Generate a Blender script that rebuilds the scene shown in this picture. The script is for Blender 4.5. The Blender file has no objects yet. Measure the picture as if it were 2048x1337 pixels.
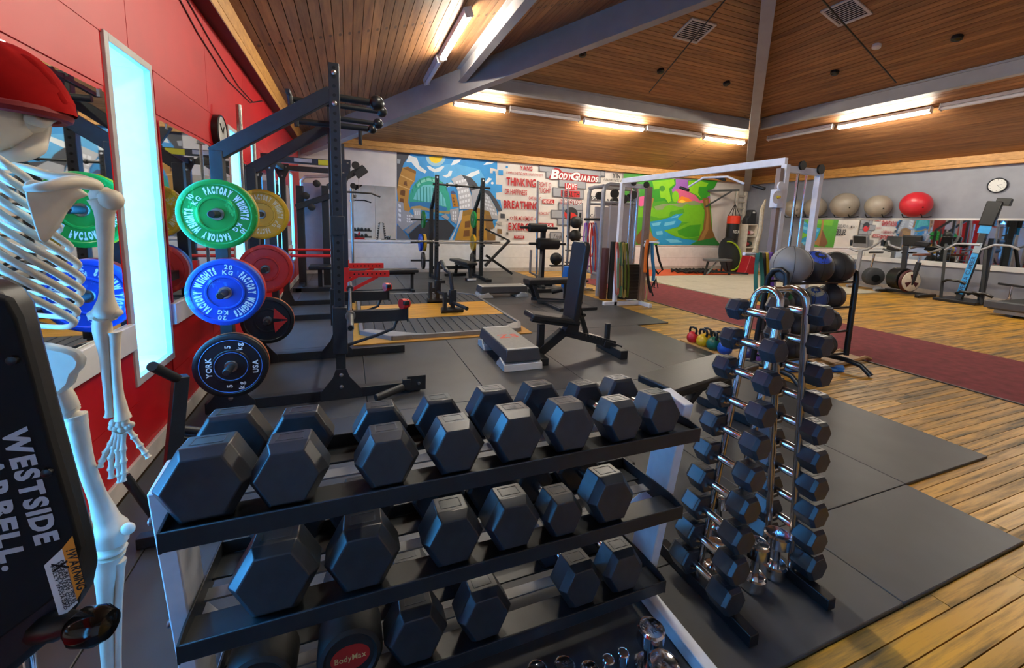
import bpy, math, random
from mathutils import Vector, Matrix
random.seed(7)
S = bpy.context.scene
COL = S.collection
PI = math.pi
V = Vector
# ---------------------------------------------------------------- camera (image 2048 x 1337, principal point above the middle: top of frame cropped)
YAW, PIT, ROL, FPX, PCX, PCY, EYE = 0.37539368, 0.13873079, -0.03358031, 829.448, 1024.0, 560.75, 1.5
cf = V((math.sin(YAW)*math.cos(PIT), math.cos(YAW)*math.cos(PIT), -math.sin(PIT)))
r0 = V((math.cos(YAW), -math.sin(YAW), 0)); d0 = cf.cross(r0)
cr = math.cos(ROL)*r0 + math.sin(ROL)*d0
cd = -math.sin(ROL)*r0 + math.cos(ROL)*d0
CP = V((0, 0, EYE))
cam = bpy.data.cameras.new('camera'); co = bpy.data.objects.new('camera', cam); COL.objects.link(co)
mx = Matrix((cr, -cd, -cf)).transposed().to_4x4(); mx.translation = CP
co.matrix_world = mx
cam.sensor_width = 36; cam.sensor_fit = 'HORIZONTAL'; cam.lens = FPX/2048*36
cam.shift_y = -(668.5-PCY)/2048; cam.clip_start = .02
S.camera = co
# ---------------------------------------------------------------- world (blue daylight outside the slot windows), exposure
w = bpy.data.worlds.new('sky'); S.world = w; w.use_nodes = True
w.node_tree.nodes['Background'].inputs[0].default_value = (.22, .62, 1, 1)
w.node_tree.nodes['Background'].inputs[1].default_value = 2.0
S.view_settings.view_transform = 'Standard'; S.view_settings.look = 'None'
S.view_settings.exposure = 0.3; S.view_settings.gamma = 1.0; S.view_settings.use_curve_mapping = False
LAMP = 150.0      # tube emission
SKYW = 15.0      # window pane emission
# ---------------------------------------------------------------- pixel helpers: a pixel is a direction, the touched plane gives the distance
def ray(x, y): return cr*((x-PCX)/FPX) + cd*((y-PCY)/FPX) + cf
def FZ(x, y, z=0.): d = ray(x, y); return CP + d*((z-EYE)/d.z)
def FX(x, y, X): d = ray(x, y); return CP + d*(X/d.x)
def FY(x, y, Y): d = ray(x, y); return CP + d*(Y/d.y)
# ---------------------------------------------------------------- materials
def lin(c):
    return tuple(((v/12.92) if v <= .04045 else ((v+.055)/1.055)**2.4) for v in c)
def hexc(h): return lin(tuple(int(h[i:i+2], 16)/255 for i in (0, 2, 4)))
MATS = {}
def M(name, col, rough=.5, metal=0., var=.12, scale=8., bump=0., spec=.5, rnd=0., emit=0., coat=0.):
    if name in MATS: return MATS[name]
    m = bpy.data.materials.new(name); m.use_nodes = True; MATS[name] = m
    nt = m.node_tree; b = nt.nodes['Principled BSDF']
    c = hexc(col) if isinstance(col, str) else col
    b.inputs['Roughness'].default_value = rough; b.inputs['Metallic'].default_value = metal
    b.inputs['Specular IOR Level'].default_value = spec
    if coat: b.inputs['Coat Weight'].default_value = coat
    if emit:
        b.inputs['Emission Color'].default_value = (*c, 1); b.inputs['Emission Strength'].default_value = emit
    b.inputs['Base Color'].default_value = (*c, 1)
    if var > 0:
        tc = nt.nodes.new('ShaderNodeTexCoord'); n = nt.nodes.new('ShaderNodeTexNoise')
        n.inputs['Scale'].default_value = scale; n.inputs['Detail'].default_value = 5
        nt.links.new(tc.outputs['Object'], n.inputs['Vector'])
        mr = nt.nodes.new('ShaderNodeMapRange'); mr.inputs[1].default_value = .3; mr.inputs[2].default_value = .7
        mr.inputs[3].default_value = 1-var; mr.inputs[4].default_value = 1+var
        nt.links.new(n.outputs['Fac'], mr.inputs[0])
        src = mr.outputs[0]
        if rnd:
            oi = nt.nodes.new('ShaderNodeObjectInfo'); m2 = nt.nodes.new('ShaderNodeMapRange')
            m2.inputs[3].default_value = 1-rnd; m2.inputs[4].default_value = 1+rnd
            nt.links.new(oi.outputs['Random'], m2.inputs[0])
            mu = nt.nodes.new('ShaderNodeMath'); mu.operation = 'MULTIPLY'
            nt.links.new(src, mu.inputs[0]); nt.links.new(m2.outputs[0], mu.inputs[1]); src = mu.outputs[0]
        vm = nt.nodes.new('ShaderNodeVectorMath'); vm.operation = 'SCALE'; vm.inputs[0].default_value = c
        nt.links.new(src, vm.inputs['Scale']); nt.links.new(vm.outputs[0], b.inputs['Base Color'])
        if bump:
            bp = nt.nodes.new('ShaderNodeBump'); bp.inputs['Strength'].default_value = bump; bp.inputs['Distance'].default_value = .01
            nt.links.new(n.outputs['Fac'], bp.inputs['Height']); nt.links.new(bp.outputs[0], b.inputs['Normal'])
    return m
def two_tone(name, c1, c2, stretch, lo, hi, rough=.5, rnd=.15, rough2=None, knots=None, scale=4., bump=.05):
    """wood / worn surfaces: stretched noise mixes two tones, every piece has its own brightness"""
    if name in MATS: return MATS[name]
    m = bpy.data.materials.new(name); m.use_nodes = True; MATS[name] = m
    nt = m.node_tree; b = nt.nodes['Principled BSDF']; L = nt.links.new
    tc = nt.nodes.new('ShaderNodeTexCoord'); mp = nt.nodes.new('ShaderNodeMapping'); mp.inputs['Scale'].default_value = stretch
    L(tc.outputs['Object'], mp.inputs[0])
    oi = nt.nodes.new('ShaderNodeObjectInfo')
    ad = nt.nodes.new('ShaderNodeVectorMath'); ad.operation = 'ADD'
    ml = nt.nodes.new('ShaderNodeVectorMath'); ml.operation = 'SCALE'; ml.inputs[0].default_value = (31, 17, 11)
    L(oi.outputs['Random'], ml.inputs['Scale']); L(mp.outputs[0], ad.inputs[0]); L(ml.outputs[0], ad.inputs[1])
    n = nt.nodes.new('ShaderNodeTexNoise'); n.inputs['Scale'].default_value = scale; n.inputs['Detail'].default_value = 8; n.inputs['Roughness'].default_value = .65
    L(ad.outputs[0], n.inputs['Vector'])
    mr = nt.nodes.new('ShaderNodeMapRange'); mr.inputs[1].default_value = lo; mr.inputs[2].default_value = hi
    L(n.outputs['Fac'], mr.inputs[0])
    mix = nt.nodes.new('ShaderNodeMix'); mix.data_type = 'RGBA'
    mix.inputs[6].default_value = (*hexc(c1), 1); mix.inputs[7].default_value = (*hexc(c2), 1)
    L(mr.outputs[0], mix.inputs[0]); out = mix.outputs[2]
    if knots:
        vo = nt.nodes.new('ShaderNodeTexVoronoi'); vo.inputs['Scale'].default_value = knots[0]
        mk = nt.nodes.new('ShaderNodeMapping'); mk.inputs['Scale'].default_value = knots[2]
        L(tc.outputs['Object'], mk.inputs[0]); L(mk.outputs[0], vo.inputs['Vector'])
        k = nt.nodes.new('ShaderNodeMapRange'); k.inputs[1].default_value = knots[1]*.6; k.inputs[2].default_value = knots[1]; k.inputs[3].default_value = .35; k.inputs[4].default_value = 1
        L(vo.outputs['Distance'], k.inputs[0])
        kv = nt.nodes.new('ShaderNodeVectorMath'); kv.operation = 'SCALE'; L(out, kv.inputs[0]); L(k.outputs[0], kv.inputs['Scale']); out = kv.outputs[0]
    m2 = nt.nodes.new('ShaderNodeMapRange'); m2.inputs[3].default_value = 1-rnd; m2.inputs[4].default_value = 1+rnd
    L(oi.outputs['Random'], m2.inputs[0])
    vm = nt.nodes.new('ShaderNodeVectorMath'); vm.operation = 'SCALE'; L(out, vm.inputs[0]); L(m2.outputs[0], vm.inputs['Scale'])
    L(vm.outputs[0], b.inputs['Base Color'])
    b.inputs['Roughness'].default_value = rough
    if rough2 is not None:
        mq = nt.nodes.new('ShaderNodeMapRange'); mq.inputs[3].default_value = rough; mq.inputs[4].default_value = rough2
        L(mr.outputs[0], mq.inputs[0]); L(mq.outputs[0], b.inputs['Roughness'])
    if bump:
        bp = nt.nodes.new('ShaderNodeBump'); bp.inputs['Strength'].default_value = bump; bp.inputs['Distance'].default_value = .01
        L(n.outputs['Fac'], bp.inputs['Height']); L(bp.outputs[0], b.inputs['Normal'])
    return m
BLK = M('powder_black', '202428', .42, var=.15, scale=30)
BLK2 = M('satin_black', '14171a', .35, var=.1)
RUB = M('rubber_black', '17191b', .55, var=.25, scale=40, bump=.1)
VIN = M('vinyl_black', '1c1e21', .38, var=.15, scale=60, bump=.04)
CHR = M('chrome', 'd8dade', .12, 1., var=.05)
STL = M('brushed_steel', 'a9a7a2', .3, 1., var=.15, scale=60)
WHT = M('white_paint', 'e6e4e0', .4, var=.05)
WHS = M('white_steel', 'dfe2ea', .35, var=.06, scale=12)
GRS = M('grey_steel', '9a9ca2', .4, .3, var=.1)
RED = M('red_paint', 'c8201c', .4, var=.1)
REDW = M('red_wall_paint', 'c00712', .42, var=.1, scale=2.2, bump=.04)
GRW = M('grey_wall_paint', '8e919b', .55, var=.08, scale=3., bump=.03)
GRB = M('grey_beam_paint', '97918f', .5, var=.08, scale=3.)
WW = M('white_wall_paint', 'd9d3cd', .55, var=.07, scale=3., bump=.03)
TXT = M('white_print', 'e9e9e4', .5, var=0)
YEL = M('yellow', 'd9b21c', .4); BLU = M('blue', '1c5fd0', .35); GRN = M('green', '0f9a3c', .35); ORA = M('orange', 'd9691c', .45)
MIR = M('mirror_silver', 'e6eae8', .02, 1., var=0)
# ---------------------------------------------------------------- mesh builder
Z = V((0, 0, 1)); Xv = V((1, 0, 0)); Yv = V((0, 1, 0))
def frame(d, up=Z):
    d = d.normalized()
    if abs(d.dot(up)) > .999: up = Xv if abs(d.x) < .9 else Yv
    s = d.cross(up).normalized(); u = s.cross(d).normalized()
    return d, s, u
class MB:
    def __init__(self): self.v = []; self.f = []
    def add(self, vs, fs):
        o = len(self.v); self.v += [V(p) for p in vs]; self.f += [tuple(i+o for i in f) for f in fs]; return self
    def obox(self, c, ax, ay, az):
        c = V(c); vs = [c + ax*i + ay*j + az*k for k in (-1, 1) for j in (-1, 1) for i in (-1, 1)]
        return self.add(vs, [(0, 2, 3, 1), (4, 5, 7, 6), (0, 1, 5, 4), (2, 6, 7, 3), (0, 4, 6, 2), (1, 3, 7, 5)])
    def box(self, cx, cy, cz, sx, sy, sz, rz=0.):
        c, s = math.cos(rz), math.sin(rz)
        return self.obox((cx, cy, cz), V((c, s, 0))*sx/2, V((-s, c, 0))*sy/2, Z*sz/2)
    def b6(self, x0, x1, y0, y1, z0, z1):
        return self.box((x0+x1)/2, (y0+y1)/2, (z0+z1)/2, abs(x1-x0), abs(y1-y0), abs(z1-z0))
    def bar(self, p, q, w, h=None, up=Z):
        p, q = V(p), V(q); h = h or w; d, s, u = frame(q-p, up)
        return self.obox((p+q)/2, (q-p)/2, s*w/2, u*h/2)
    def cyl(self, p, q, r, r2=None, n=14, up=Z):
        p, q = V(p), V(q); r2 = r if r2 is None else r2; d, s, u = frame(q-p, up)
        vs = []
        for c, rr in ((p, r), (q, r2)):
            for i in range(n):
                a = 2*PI*i/n; vs.append(c + (s*math.cos(a) + u*math.sin(a))*rr)
        fs = [(i, (i+1) % n, n+(i+1) % n, n+i) for i in range(n)]
        fs += [tuple(reversed(range(n))), tuple(range(n, 2*n))]
        return self.add(vs, fs)
    def tube(self, pts, r, n=8, closed=False):
        pts = [V(p) for p in pts]; m = len(pts); rs = r if isinstance(r, (list, tuple)) else [r]*m
        vs = []; pu = None
        for i, p in enumerate(pts):
            a = pts[i-1] if (i > 0 or closed) else p; b = pts[(i+1) % m] if (i < m-1 or closed) else p
            d = (b-a)
            if d.length < 1e-9: d = Z
            d, s, u = frame(d, pu if pu is not None and abs(d.normalized().dot(pu)) < .98 else Z); pu = u
            for k in range(n):
                t = 2*PI*k/n; vs.append(p + (s*math.cos(t)+u*math.sin(t))*rs[i])
        fs = []
        for i in range(m if closed else m-1):
            j = (i+1) % m
            for k in range(n): fs.append((i*n+k, i*n+(k+1) % n, j*n+(k+1) % n, j*n+k))
        if not closed: fs += [tuple(reversed(range(n))), tuple(range((m-1)*n, m*n))]
        return self.add(vs, fs)
    def sph(self, c, r, nu=16, nv=10, s=(1, 1, 1)):
        return self.lathe(c, Z, [(-r*math.cos(PI*j/nv)*s[2], max(r*math.sin(PI*j/nv), 1e-4)) for j in range(nv+1)], nu, s)
    def lathe(self, c, ax, prof, n=24, s=(1, 1, 1)):
        c = V(c); d, a, b = frame(V(ax))
        if V(ax) == Z: a, b = Xv*s[0], Yv*s[1]
        vs = []; m = len(prof)
        for t, r in prof:
            for i in range(n):
                k = 2*PI*i/n; vs.append(c + d*t + (a*math.cos(k) + b*math.sin(k))*r)
        fs = [(j*n+i, j*n+(i+1) % n, (j+1)*n+(i+1) % n, (j+1)*n+i) for j in range(m-1) for i in range(n)]
        fs += [tuple(reversed(range(n))), tuple(range((m-1)*n, m*n))]
        return self.add(vs, fs)
    def prism(self, pts, ext):
        pts = [V(p) for p in pts]; ext = V(ext); n = len(pts)
        return self.add(pts + [p+ext for p in pts], [tuple(range(n)), tuple(reversed(range(n, 2*n)))] + [(i, n+i, n+(i+1) % n, (i+1) % n)[::-1] for i in range(n)])
    def poly(self, pts): n = len(pts); return self.add(pts, [tuple(range(n))])
    def mesh(self, name, mat, sharp=40):
        me = bpy.data.meshes.new(name); me.from_pydata([tuple(p) for p in self.v], [], self.f)
        if mat: me.materials.append(mat)
        me.validate(); me.update()
        import bmesh
        bm = bmesh.new(); bm.from_mesh(me); bmesh.ops.recalc_face_normals(bm, faces=bm.faces); bm.to_mesh(me); bm.free()
        me.polygons.foreach_set('use_smooth', [True]*len(me.polygons)); me.set_sharp_from_angle(angle=math.radians(sharp))
        return me
def tag(o, label=None, cat=None, group=None, kind=None):
    if label: o['label'] = label
    if cat: o['category'] = cat
    if group: o['group'] = group
    if kind: o['kind'] = kind
    return o
def obj(name, mb, mat, parent=None, bev=0., label=None, kind=None, world=False, sub=0, sharp=40):
    """one mesh object; world=True: vertices were given in world space, parent sits elsewhere"""
    if parent is not None and world:
        inv = parent['_m'] if False else PM[parent.name]
        mb.v = [inv @ p for p in mb.v]
    o = bpy.data.objects.new(name, mb.mesh(name, mat, sharp)); COL.objects.link(o)
    if parent is not None: o.parent = parent
    if bev:
        md = o.modifiers.new('bevel', 'BEVEL'); md.width = bev; md.segments = 2; md.limit_method = 'ANGLE'; md.angle_limit = .6
    if sub:
        md = o.modifiers.new('subd', 'SUBSURF'); md.levels = sub; md.render_levels = sub
    return tag(o, label, None, None, kind)
PM = {}
def thing(name, label, cat, loc=(0, 0, 0), rz=0., group=None, kind=None):
    o = bpy.data.objects.new(name, None); COL.objects.link(o); o.empty_display_size = .1
    o.location = loc; o.rotation_euler = (0, 0, rz)
    PM[o.name] = (Matrix.Translation(V(loc)) @ Matrix.Rotation(rz, 4, 'Z')).inverted()
    return tag(o, label, cat, group, kind)
def kids(o): return [c for c in bpy.data.objects if c.parent == o]
def dup(root, loc, rz=0., label=None, rx=None):
    r = root.copy(); COL.objects.link(r); r.location = loc; r.rotation_euler = (0, 0, rz)
    PM[r.name] = (Matrix.Translation(V(loc)) @ Matrix.Rotation(rz, 4, 'Z')).inverted()
    if label: r['label'] = label
    for ch in kids(root):
        c = ch.copy(); COL.objects.link(c); c.parent = r
        for g in kids(ch):
            e = g.copy(); COL.objects.link(e); e.parent = c
    return r
def single(name, mb, mat, label, cat, group=None, bev=0., sub=0, base=None, sharp=40):
    """a thing that is one mesh; origin moved to its base"""
    if base is None:
        zs = min(p.z for p in mb.v); base = V((sum(p.x for p in mb.v)/len(mb.v), sum(p.y for p in mb.v)/len(mb.v), zs))
    mb.v = [p-V(base) for p in mb.v]
    o = obj(name, mb, mat, None, bev, sub=sub, sharp=sharp); o.location = base
    PM[o.name] = Matrix.Translation(V(base)).inverted()
    return tag(o, label, cat, group)
# ---------------------------------------------------------------- lettering: glyph outlines of the built-in font as flat meshes
GL = {}
def glyph(ch, bold=.0):
    k = (ch, bold)
    if k in GL: return GL[k]
    cu = bpy.data.curves.new('t', 'FONT'); cu.body = ch; cu.offset = bold; cu.resolution_u = 3; cu.fill_mode = 'FRONT'
    ob = bpy.data.objects.new('t', cu); COL.objects.link(ob)
    dg = bpy.context.evaluated_depsgraph_get()
    me = bpy.data.meshes.new_from_object(ob.evaluated_get(dg))
    vs = [(v.co.x, v.co.y) for v in me.vertices]; fs = [tuple(p.vertices) for p in me.polygons]
    bpy.data.objects.remove(ob); bpy.data.meshes.remove(me)
    if vs:
        x0 = min(v[0] for v in vs); x1 = max(v[0] for v in vs); vs = [(a-x0, b) for a, b in vs]; wd = x1-x0
    else: wd = .25
    GL[k] = (vs, fs, wd); return GL[k]
def text(mb, body, size, mapf, bold=.02, gap=.08, sx=1., center=True):
    """lay a line of lettering out through mapf(x, y) -> world point; size = capital height"""
    k = size/.69; W = sum(glyph(c, bold)[2]+gap for c in body)-gap; x = -W*k*sx/2 if center else 0.
    for c in body:
        vs, fs, wd = glyph(c, bold)
        mb.add([mapf(x+a*k*sx, b*k) for a, b in vs], fs); x += (wd+gap)*k*sx
    return W*k*sx
def textfit(mb, body, width, height, mapf, bold=.02, gap=.08):
    W = sum(glyph(c, bold)[2]+gap for c in body)-gap
    return text(mb, body, height, mapf, bold, gap, width/(W*height/.69))
def arctext(mb, body, size, R, a0, cen, u, v, bold=.03, gap=.08, span=None):
    """lettering round a circle, middle at angle a0, reading clockwise, outside up"""
    k = size/.69; W = (sum(glyph(c, bold)[2]+gap for c in body)-gap)*k; sx = span*R/W if span else 1.; W *= sx; ang = a0 + W/2/R
    for c in body:
        vs, fs, wd = glyph(c, bold); wd *= sx
        mid = ang - (wd*k/2)/R; er = u*math.cos(mid)+v*math.sin(mid); et = u*math.sin(mid)-v*math.cos(mid)
        mb.add([cen + er*(R+b*k) + et*(a*sx*k-wd*k/2) for a, b in vs], fs); ang -= (wd+gap*sx)*k/R
# ================================================================ THE ROOM
XL, XR, YB, YF = -1.157, 14.3, 11.95, -2.15
AP = V((5.9, 4.9, 5.70)); EA = 3.44
FW = -.018                       # top of the wooden floor; rubber mats bring the gym floor to z = 0
# floor
fl = obj('floor', MB().b6(XL-.2, XR+.2, YF-.2, YB+.2, -.12, FW-.012), M('floor_base', '3a2c14', .8, var=.1)); tag(fl, 'worn yellow strip timber floor', None, None, 'structure')
WOOD = two_tone('floor_timber', 'c8942a', '54482f', (.45, 7, 1), .43, .64, .36, .25, .6, scale=2.2, bump=.12)
boards = []
y = YF; k = 0; bw = .072
while y < YB:
    x = 1.3 + random.uniform(-1.2, 0) if y < 2.6 else 3.4 + random.uniform(-1.2, 0)
    while x < XR:
        L = random.uniform(1.5, 2.7); boards.append((x, min(x+L, XR), y)); x += L
    y += bw
def seen(b):                       # nearest boards outside the rubber mats
    return V(((b[0]+b[1])/2-1.2, b[2]-0.4)).length if b[2] > -.6 else 99
boards.sort(key=seen)
far = MB()
def board(mb, b):
    g = .0022; mb.b6(b[0]+g, b[1]-g, b[2]+g, b[2]+bw-g, FW-.014, FW)
inc = 0
for b in boards:
    vis = (b[1] > 4.05) or (b[1] > 3.1 and b[2] < 1.3) or b[2] < .82
    if inc < 285 and vis and b[2] > -.7:
        mb = MB(); board(mb, b); c = V(((b[0]+b[1])/2, b[2], FW)); mb.v = [p-c for p in mb.v]
        o = obj('floor_board', mb, WOOD, fl); o.location = c; inc += 1
    else: board(far, b)
obj('floor_boards', far, WOOD, fl, kind='stuff')
# roof: pyramid of pine boards over a backing shell
cnr = [V((XL, YF, EA)), V((XL, YB, EA)), V((XR, YB, EA)), V((XR, YF, EA))]
ce = MB()
for i in range(4): ce.add([cnr[i]+Z*.05, cnr[(i+1) % 4]+Z*.05, AP+Z*.05, cnr[i]+Z*.30, cnr[(i+1) % 4]+Z*.30, AP+Z*.30], [(0, 1, 2), (5, 4, 3)])
for i in range(4): ce.add([cnr[i]+Z*.05, cnr[(i+1) % 4]+Z*.05, cnr[(i+1) % 4]+Z*.30, cnr[i]+Z*.30], [(0, 1, 2, 3)])
ceil = obj('ceiling', ce, M('ceiling_backing', '2c1c10', .8)); tag(ceil, 'pyramid roof lined with knotty pine boards', None, None, 'structure')
PINX = two_tone('pine_along_x', 'b8844e', '8d5f3a', (.5, 6, 6), .35, .68, .55, .16, knots=(2.4, .11, (.8, 2.1, 2.1)), scale=2.2)
PINY = two_tone('pine_along_y', 'a87648', '75492c', (6, .5, 6), .35, .68, .55, .2, knots=(2.4, .11, (2.1, .8, 2.1)), scale=2.2)
def slope(A, B, P, mat, n, whole=False):
    nrm = (B-A).cross(P-A).normalized()
    if nrm.z > 0: nrm = -nrm
    for k in range(n):
        t0, t1 = k/n, (k+1)/n - .0011
        q = [A+(P-A)*t0, B+(P-B)*t0, B+(P-B)*t1, A+(P-A)*t1]
        mb = MB().prism(q, -nrm*.03); c = (q[0]+q[1])/2; mb.v = [p-c for p in mb.v]
        o = obj('ceiling_board', mb, mat, ceil); o.location = c
slope(cnr[0], cnr[1], AP, PINY, 62); slope(cnr[1], cnr[2], AP, PINX, 75); slope(cnr[2], cnr[3], AP, PINY, 75)
slope(cnr[3], cnr[0], AP, PINX, 8)
# ---- left wall: red blockwork with deep slot windows
WY = [-1.4, .75, 2.9, 5.25, 7.6, 9.95]; WWD = .505; WZ0, WZ1 = .525, 2.372; TH = .42
seg = [(YF-.2, WY[0])] + [(WY[i]+WWD, WY[i+1]) for i in range(5)] + [(WY[5]+WWD, YB+.2)]
wl = MB()
for a, b in seg: wl.b6(XL-TH, XL, a, b, -.1, EA+.2)
for yv in WY:
    wl.b6(XL-TH, XL, yv, yv+WWD, -.1, WZ0); wl.b6(XL-TH, XL, yv, yv+WWD, WZ1, EA+.2)
wleft = obj('wall_left', wl, REDW); tag(wleft, 'red painted block wall with slot windows', None, None, 'structure')
# proud painted panels (joints between them show on the photo)
zs = [(2.10, 2.385), (2.388, 3.16)]
for a, b in seg[1:]:
    n = 2
    for i in range(n):
        y0, y1 = a+(b-a)*i/n+.003, a+(b-a)*(i+1)/n-.003
        for z0, z1 in ((.10, .40), (.404, .70)): obj('wall_panel', MB().b6(XL, XL+.006, y0, y1, z0, z1), REDW, wleft)
for i in range(9):
    y0 = -1.2+i*1.45
    obj('wall_panel', MB().b6(XL, XL+.006, y0+.003, y0+1.447, 2.388, 3.17), REDW, wleft)
for a, b in seg[1:]: obj('wall_panel', MB().b6(XL, XL+.006, a+.06, b-.06, 2.12, 2.384), REDW, wleft)
PANE = M('daylight_pane', (.075, .46, 1.), .5, var=0, emit=SKYW)
REV = M('white_reveal', 'eef2f4', .5, var=.05)
for i, yv in enumerate(WY):
    w0 = thing('window_%d' % (i+1), 'tall slot window in the red wall', None, (XL, yv+WWD/2, WZ0), kind='structure')
    fr = MB(); f = .032
    fr.b6(XL-.02, XL+.016, yv-f, yv+.012, WZ0-f, WZ1+f); fr.b6(XL-.02, XL+.016, yv+WWD-.012, yv+WWD+f*.6, WZ0-f, WZ1+f)
    fr.b6(XL-.02, XL+.016, yv+.012, yv+WWD-.012, WZ1-.012, WZ1+f); fr.b6(XL-.02, XL+.016, yv+.012, yv+WWD-.012, WZ0-f, WZ0+.012)
    obj('window_frame', fr, M('grey_window_frame', 'b9b4b2', .5), w0, .003, world=True)
    rv = MB(); t = .004
    rv.b6(XL-TH, XL-.02, yv, yv+t, WZ0, WZ1); rv.b6(XL-TH, XL-.02, yv+WWD-t, yv+WWD, WZ0, WZ1)
    rv.b6(XL-TH, XL-.02, yv+t, yv+WWD-t, WZ0, WZ0+t); rv.b6(XL-TH, XL-.02, yv+t, yv+WWD-t, WZ1-t, WZ1)
    obj('window_reveal', rv, REV, w0, world=True)
    obj('window_pane', MB().b6(XL-TH+.01, XL-TH+.016, yv+t, yv+WWD-t, WZ0+t, WZ1-t), PANE, w0, world=True)
    obj('window_bar', MB().b6(XL-TH+.016, XL-TH+.04, yv+t, yv+WWD-t, 1.72, 1.75), WHT, w0, world=True)
# mirrors and the white sill board between the windows
for i, (a, b) in enumerate(seg[:-1]):
    a = max(a, YF) + .075; b -= .075
    m = thing('wall_mirror', ['frameless wall mirror on the red wall nearest the camera end', 'wall mirror behind the standing skeleton', 'wall mirror behind the near power rack', 'wall mirror on the red wall beside the second slot window', 'wall mirror on the red wall past the second power rack', 'far wall mirror on the red wall near the corner'][i], 'mirror', (XL+.01, (a+b)/2, .87), group='mirrors on the red wall')
    obj('mirror_glass', MB().b6(XL+.004, XL+.012, a, b, .872, 2.085), MIR, m, world=True)
    cl = MB()
    for yy in (a+.12, b-.05): cl.b6(XL+.011, XL+.018, yy-.012, yy+.012, 2.05, 2.09)
    obj('mirror_clip', cl, CHR, m, world=True)
    s = obj('trim_%d' % (i+1), MB().b6(XL, XL+.035, a-.04, b+.04, .722, .868), WHT, bev=.004); tag(s, 'white sill board under the wall mirror', None, None, 'structure')
bb = obj('baseboard_left', MB().b6(XL, XL+.022, YF, YB, 0, .10), M('old_white_skirting', 'c9c2bb', .5, var=.2, scale=5), bev=.003); tag(bb, 'scuffed white skirting along the red wall', None, None, 'structure')
for k, (pts, lb) in enumerate((([(3.6, 3.17), (4.4, 2.98), (5.3, 2.86), (6.4, 2.90), (7.2, 3.12)], 'thin black cable drooping along the top of the red wall'), ([(3.9, 3.19), (4.8, 3.04), (5.8, 2.93), (6.6, 2.95), (7.3, 3.14)], 'second thin black cable just above the drooping one'))):
    single('wall_cable', MB().tube([(XL+.012, y_, z_) for y_, z_ in pts], .006, 6), BLK2, lb, 'cable', 'cables on the red wall')
# wall plate beams of pine
PIT_ = two_tone('pine_trim', 'd29a52', 'a9763a', (3, 3, 9), .35, .7, .5, .06, knots=(3.2, .07, (1, 1, 2)), scale=2.)
DRT = M('dark_red_soffit', '5b1a0c', .6)
for n_, (x0, x1, y0, y1, u) in enumerate(((XL, XL+.14, YF, YB, 0), (XL+.14, XR-.14, YB-.14, YB, .055), (XR-.14, XR, YF, YB, 0))):
    t_ = obj('trim_%d' % (n_+10), MB().b6(x0, x1, y0, y1, 3.215+u, 3.30+u), PIT_, bev=.004); tag(t_, 'pine wall plate board', None, None, 'structure')
    t_ = obj('trim_%d' % (n_+20), MB().b6(x0, x1, y0, y1, 3.304+u, EA+.06), PIT_, bev=.004); tag(t_, 'upper pine wall plate board', None, None, 'structure')
t_ = obj('trim_30', MB().b6(XL, XL+.137, YF, YB, 3.205, 3.2145), DRT); tag(t_, 'dark red painted soffit under the pine wall plate', None, None, 'structure')
# ---- back wall
wb = obj('wall_back', MB().b6(XL-.2, XR+.2, YB, YB+.2, -.1, EA+.2), WW); tag(wb, 'white back wall with painted murals', None, None, 'structure')
for z0, z1 in ((.10, .42), (.424, .79), (.84, .90)): obj('wainscot_board', MB().b6(XL+.01, XR-.01, YB-(.03 if z0 < .8 else .05), YB, z0, z1), WHT, wb, .004)
obj('wainscot_ledge', MB().b6(XL+.01, XR-.01, YB-.022, YB, .79, .84), WHT, wb)
t_ = obj('baseboard_back', MB().b6(XL, XR, YB-.035, YB, FW, .1), M('grey_skirting', 'b4aea8', .5, var=.15), bev=.003); tag(t_, 'grey white skirting of the back wall', None, None, 'structure')
# ---- right wall with long mirror
wr = obj('wall_right', MB().b6(XR, XR+.2, YF-.2, YB+.2, -.1, EA+.2), GRW); tag(wr, 'grey painted right wall', None, None, 'structure')
for i in range(6):
    y1 = 9.6-i*1.9; y0 = y1-1.9
    if y0 < YF: break
    o = single('wall_mirror', MB().b6(XR-.012, XR-.002, y0+.003, y1-.003, .86, 1.92), MIR, ['wall mirror behind the gym ball nearest the corner', 'wall mirror behind the two upright exercise bikes', 'wall mirror behind the red gym ball', 'wall mirror behind the blue climbing machine', 'wall mirror above the running machine', 'wall mirror out past the running machine'][i], 'mirror', 'mirrors on the grey wall')
for z0, z1, nm in ((.735, .858, 40), (1.922, 1.975, 41)):
    t_ = obj('trim_%d' % nm, MB().b6(XR-.04, XR, YF, 9.7, z0, z1), WHT, bev=.004); tag(t_, 'white rail along the grey wall mirror', None, None, 'structure')
t_ = obj('baseboard_right', MB().b6(XR-.02, XR, YF, YB, FW, .1), M('grey_skirting', 'b4aea8', .5), bev=.003); tag(t_, 'skirting of the grey wall', None, None, 'structure')
wf = obj('wall_front', MB().b6(XL-.2, XR+.2, YF-.2, YF, -.1, EA+.2), WW); tag(wf, 'plain wall behind the viewer', None, None, 'structure')
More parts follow.
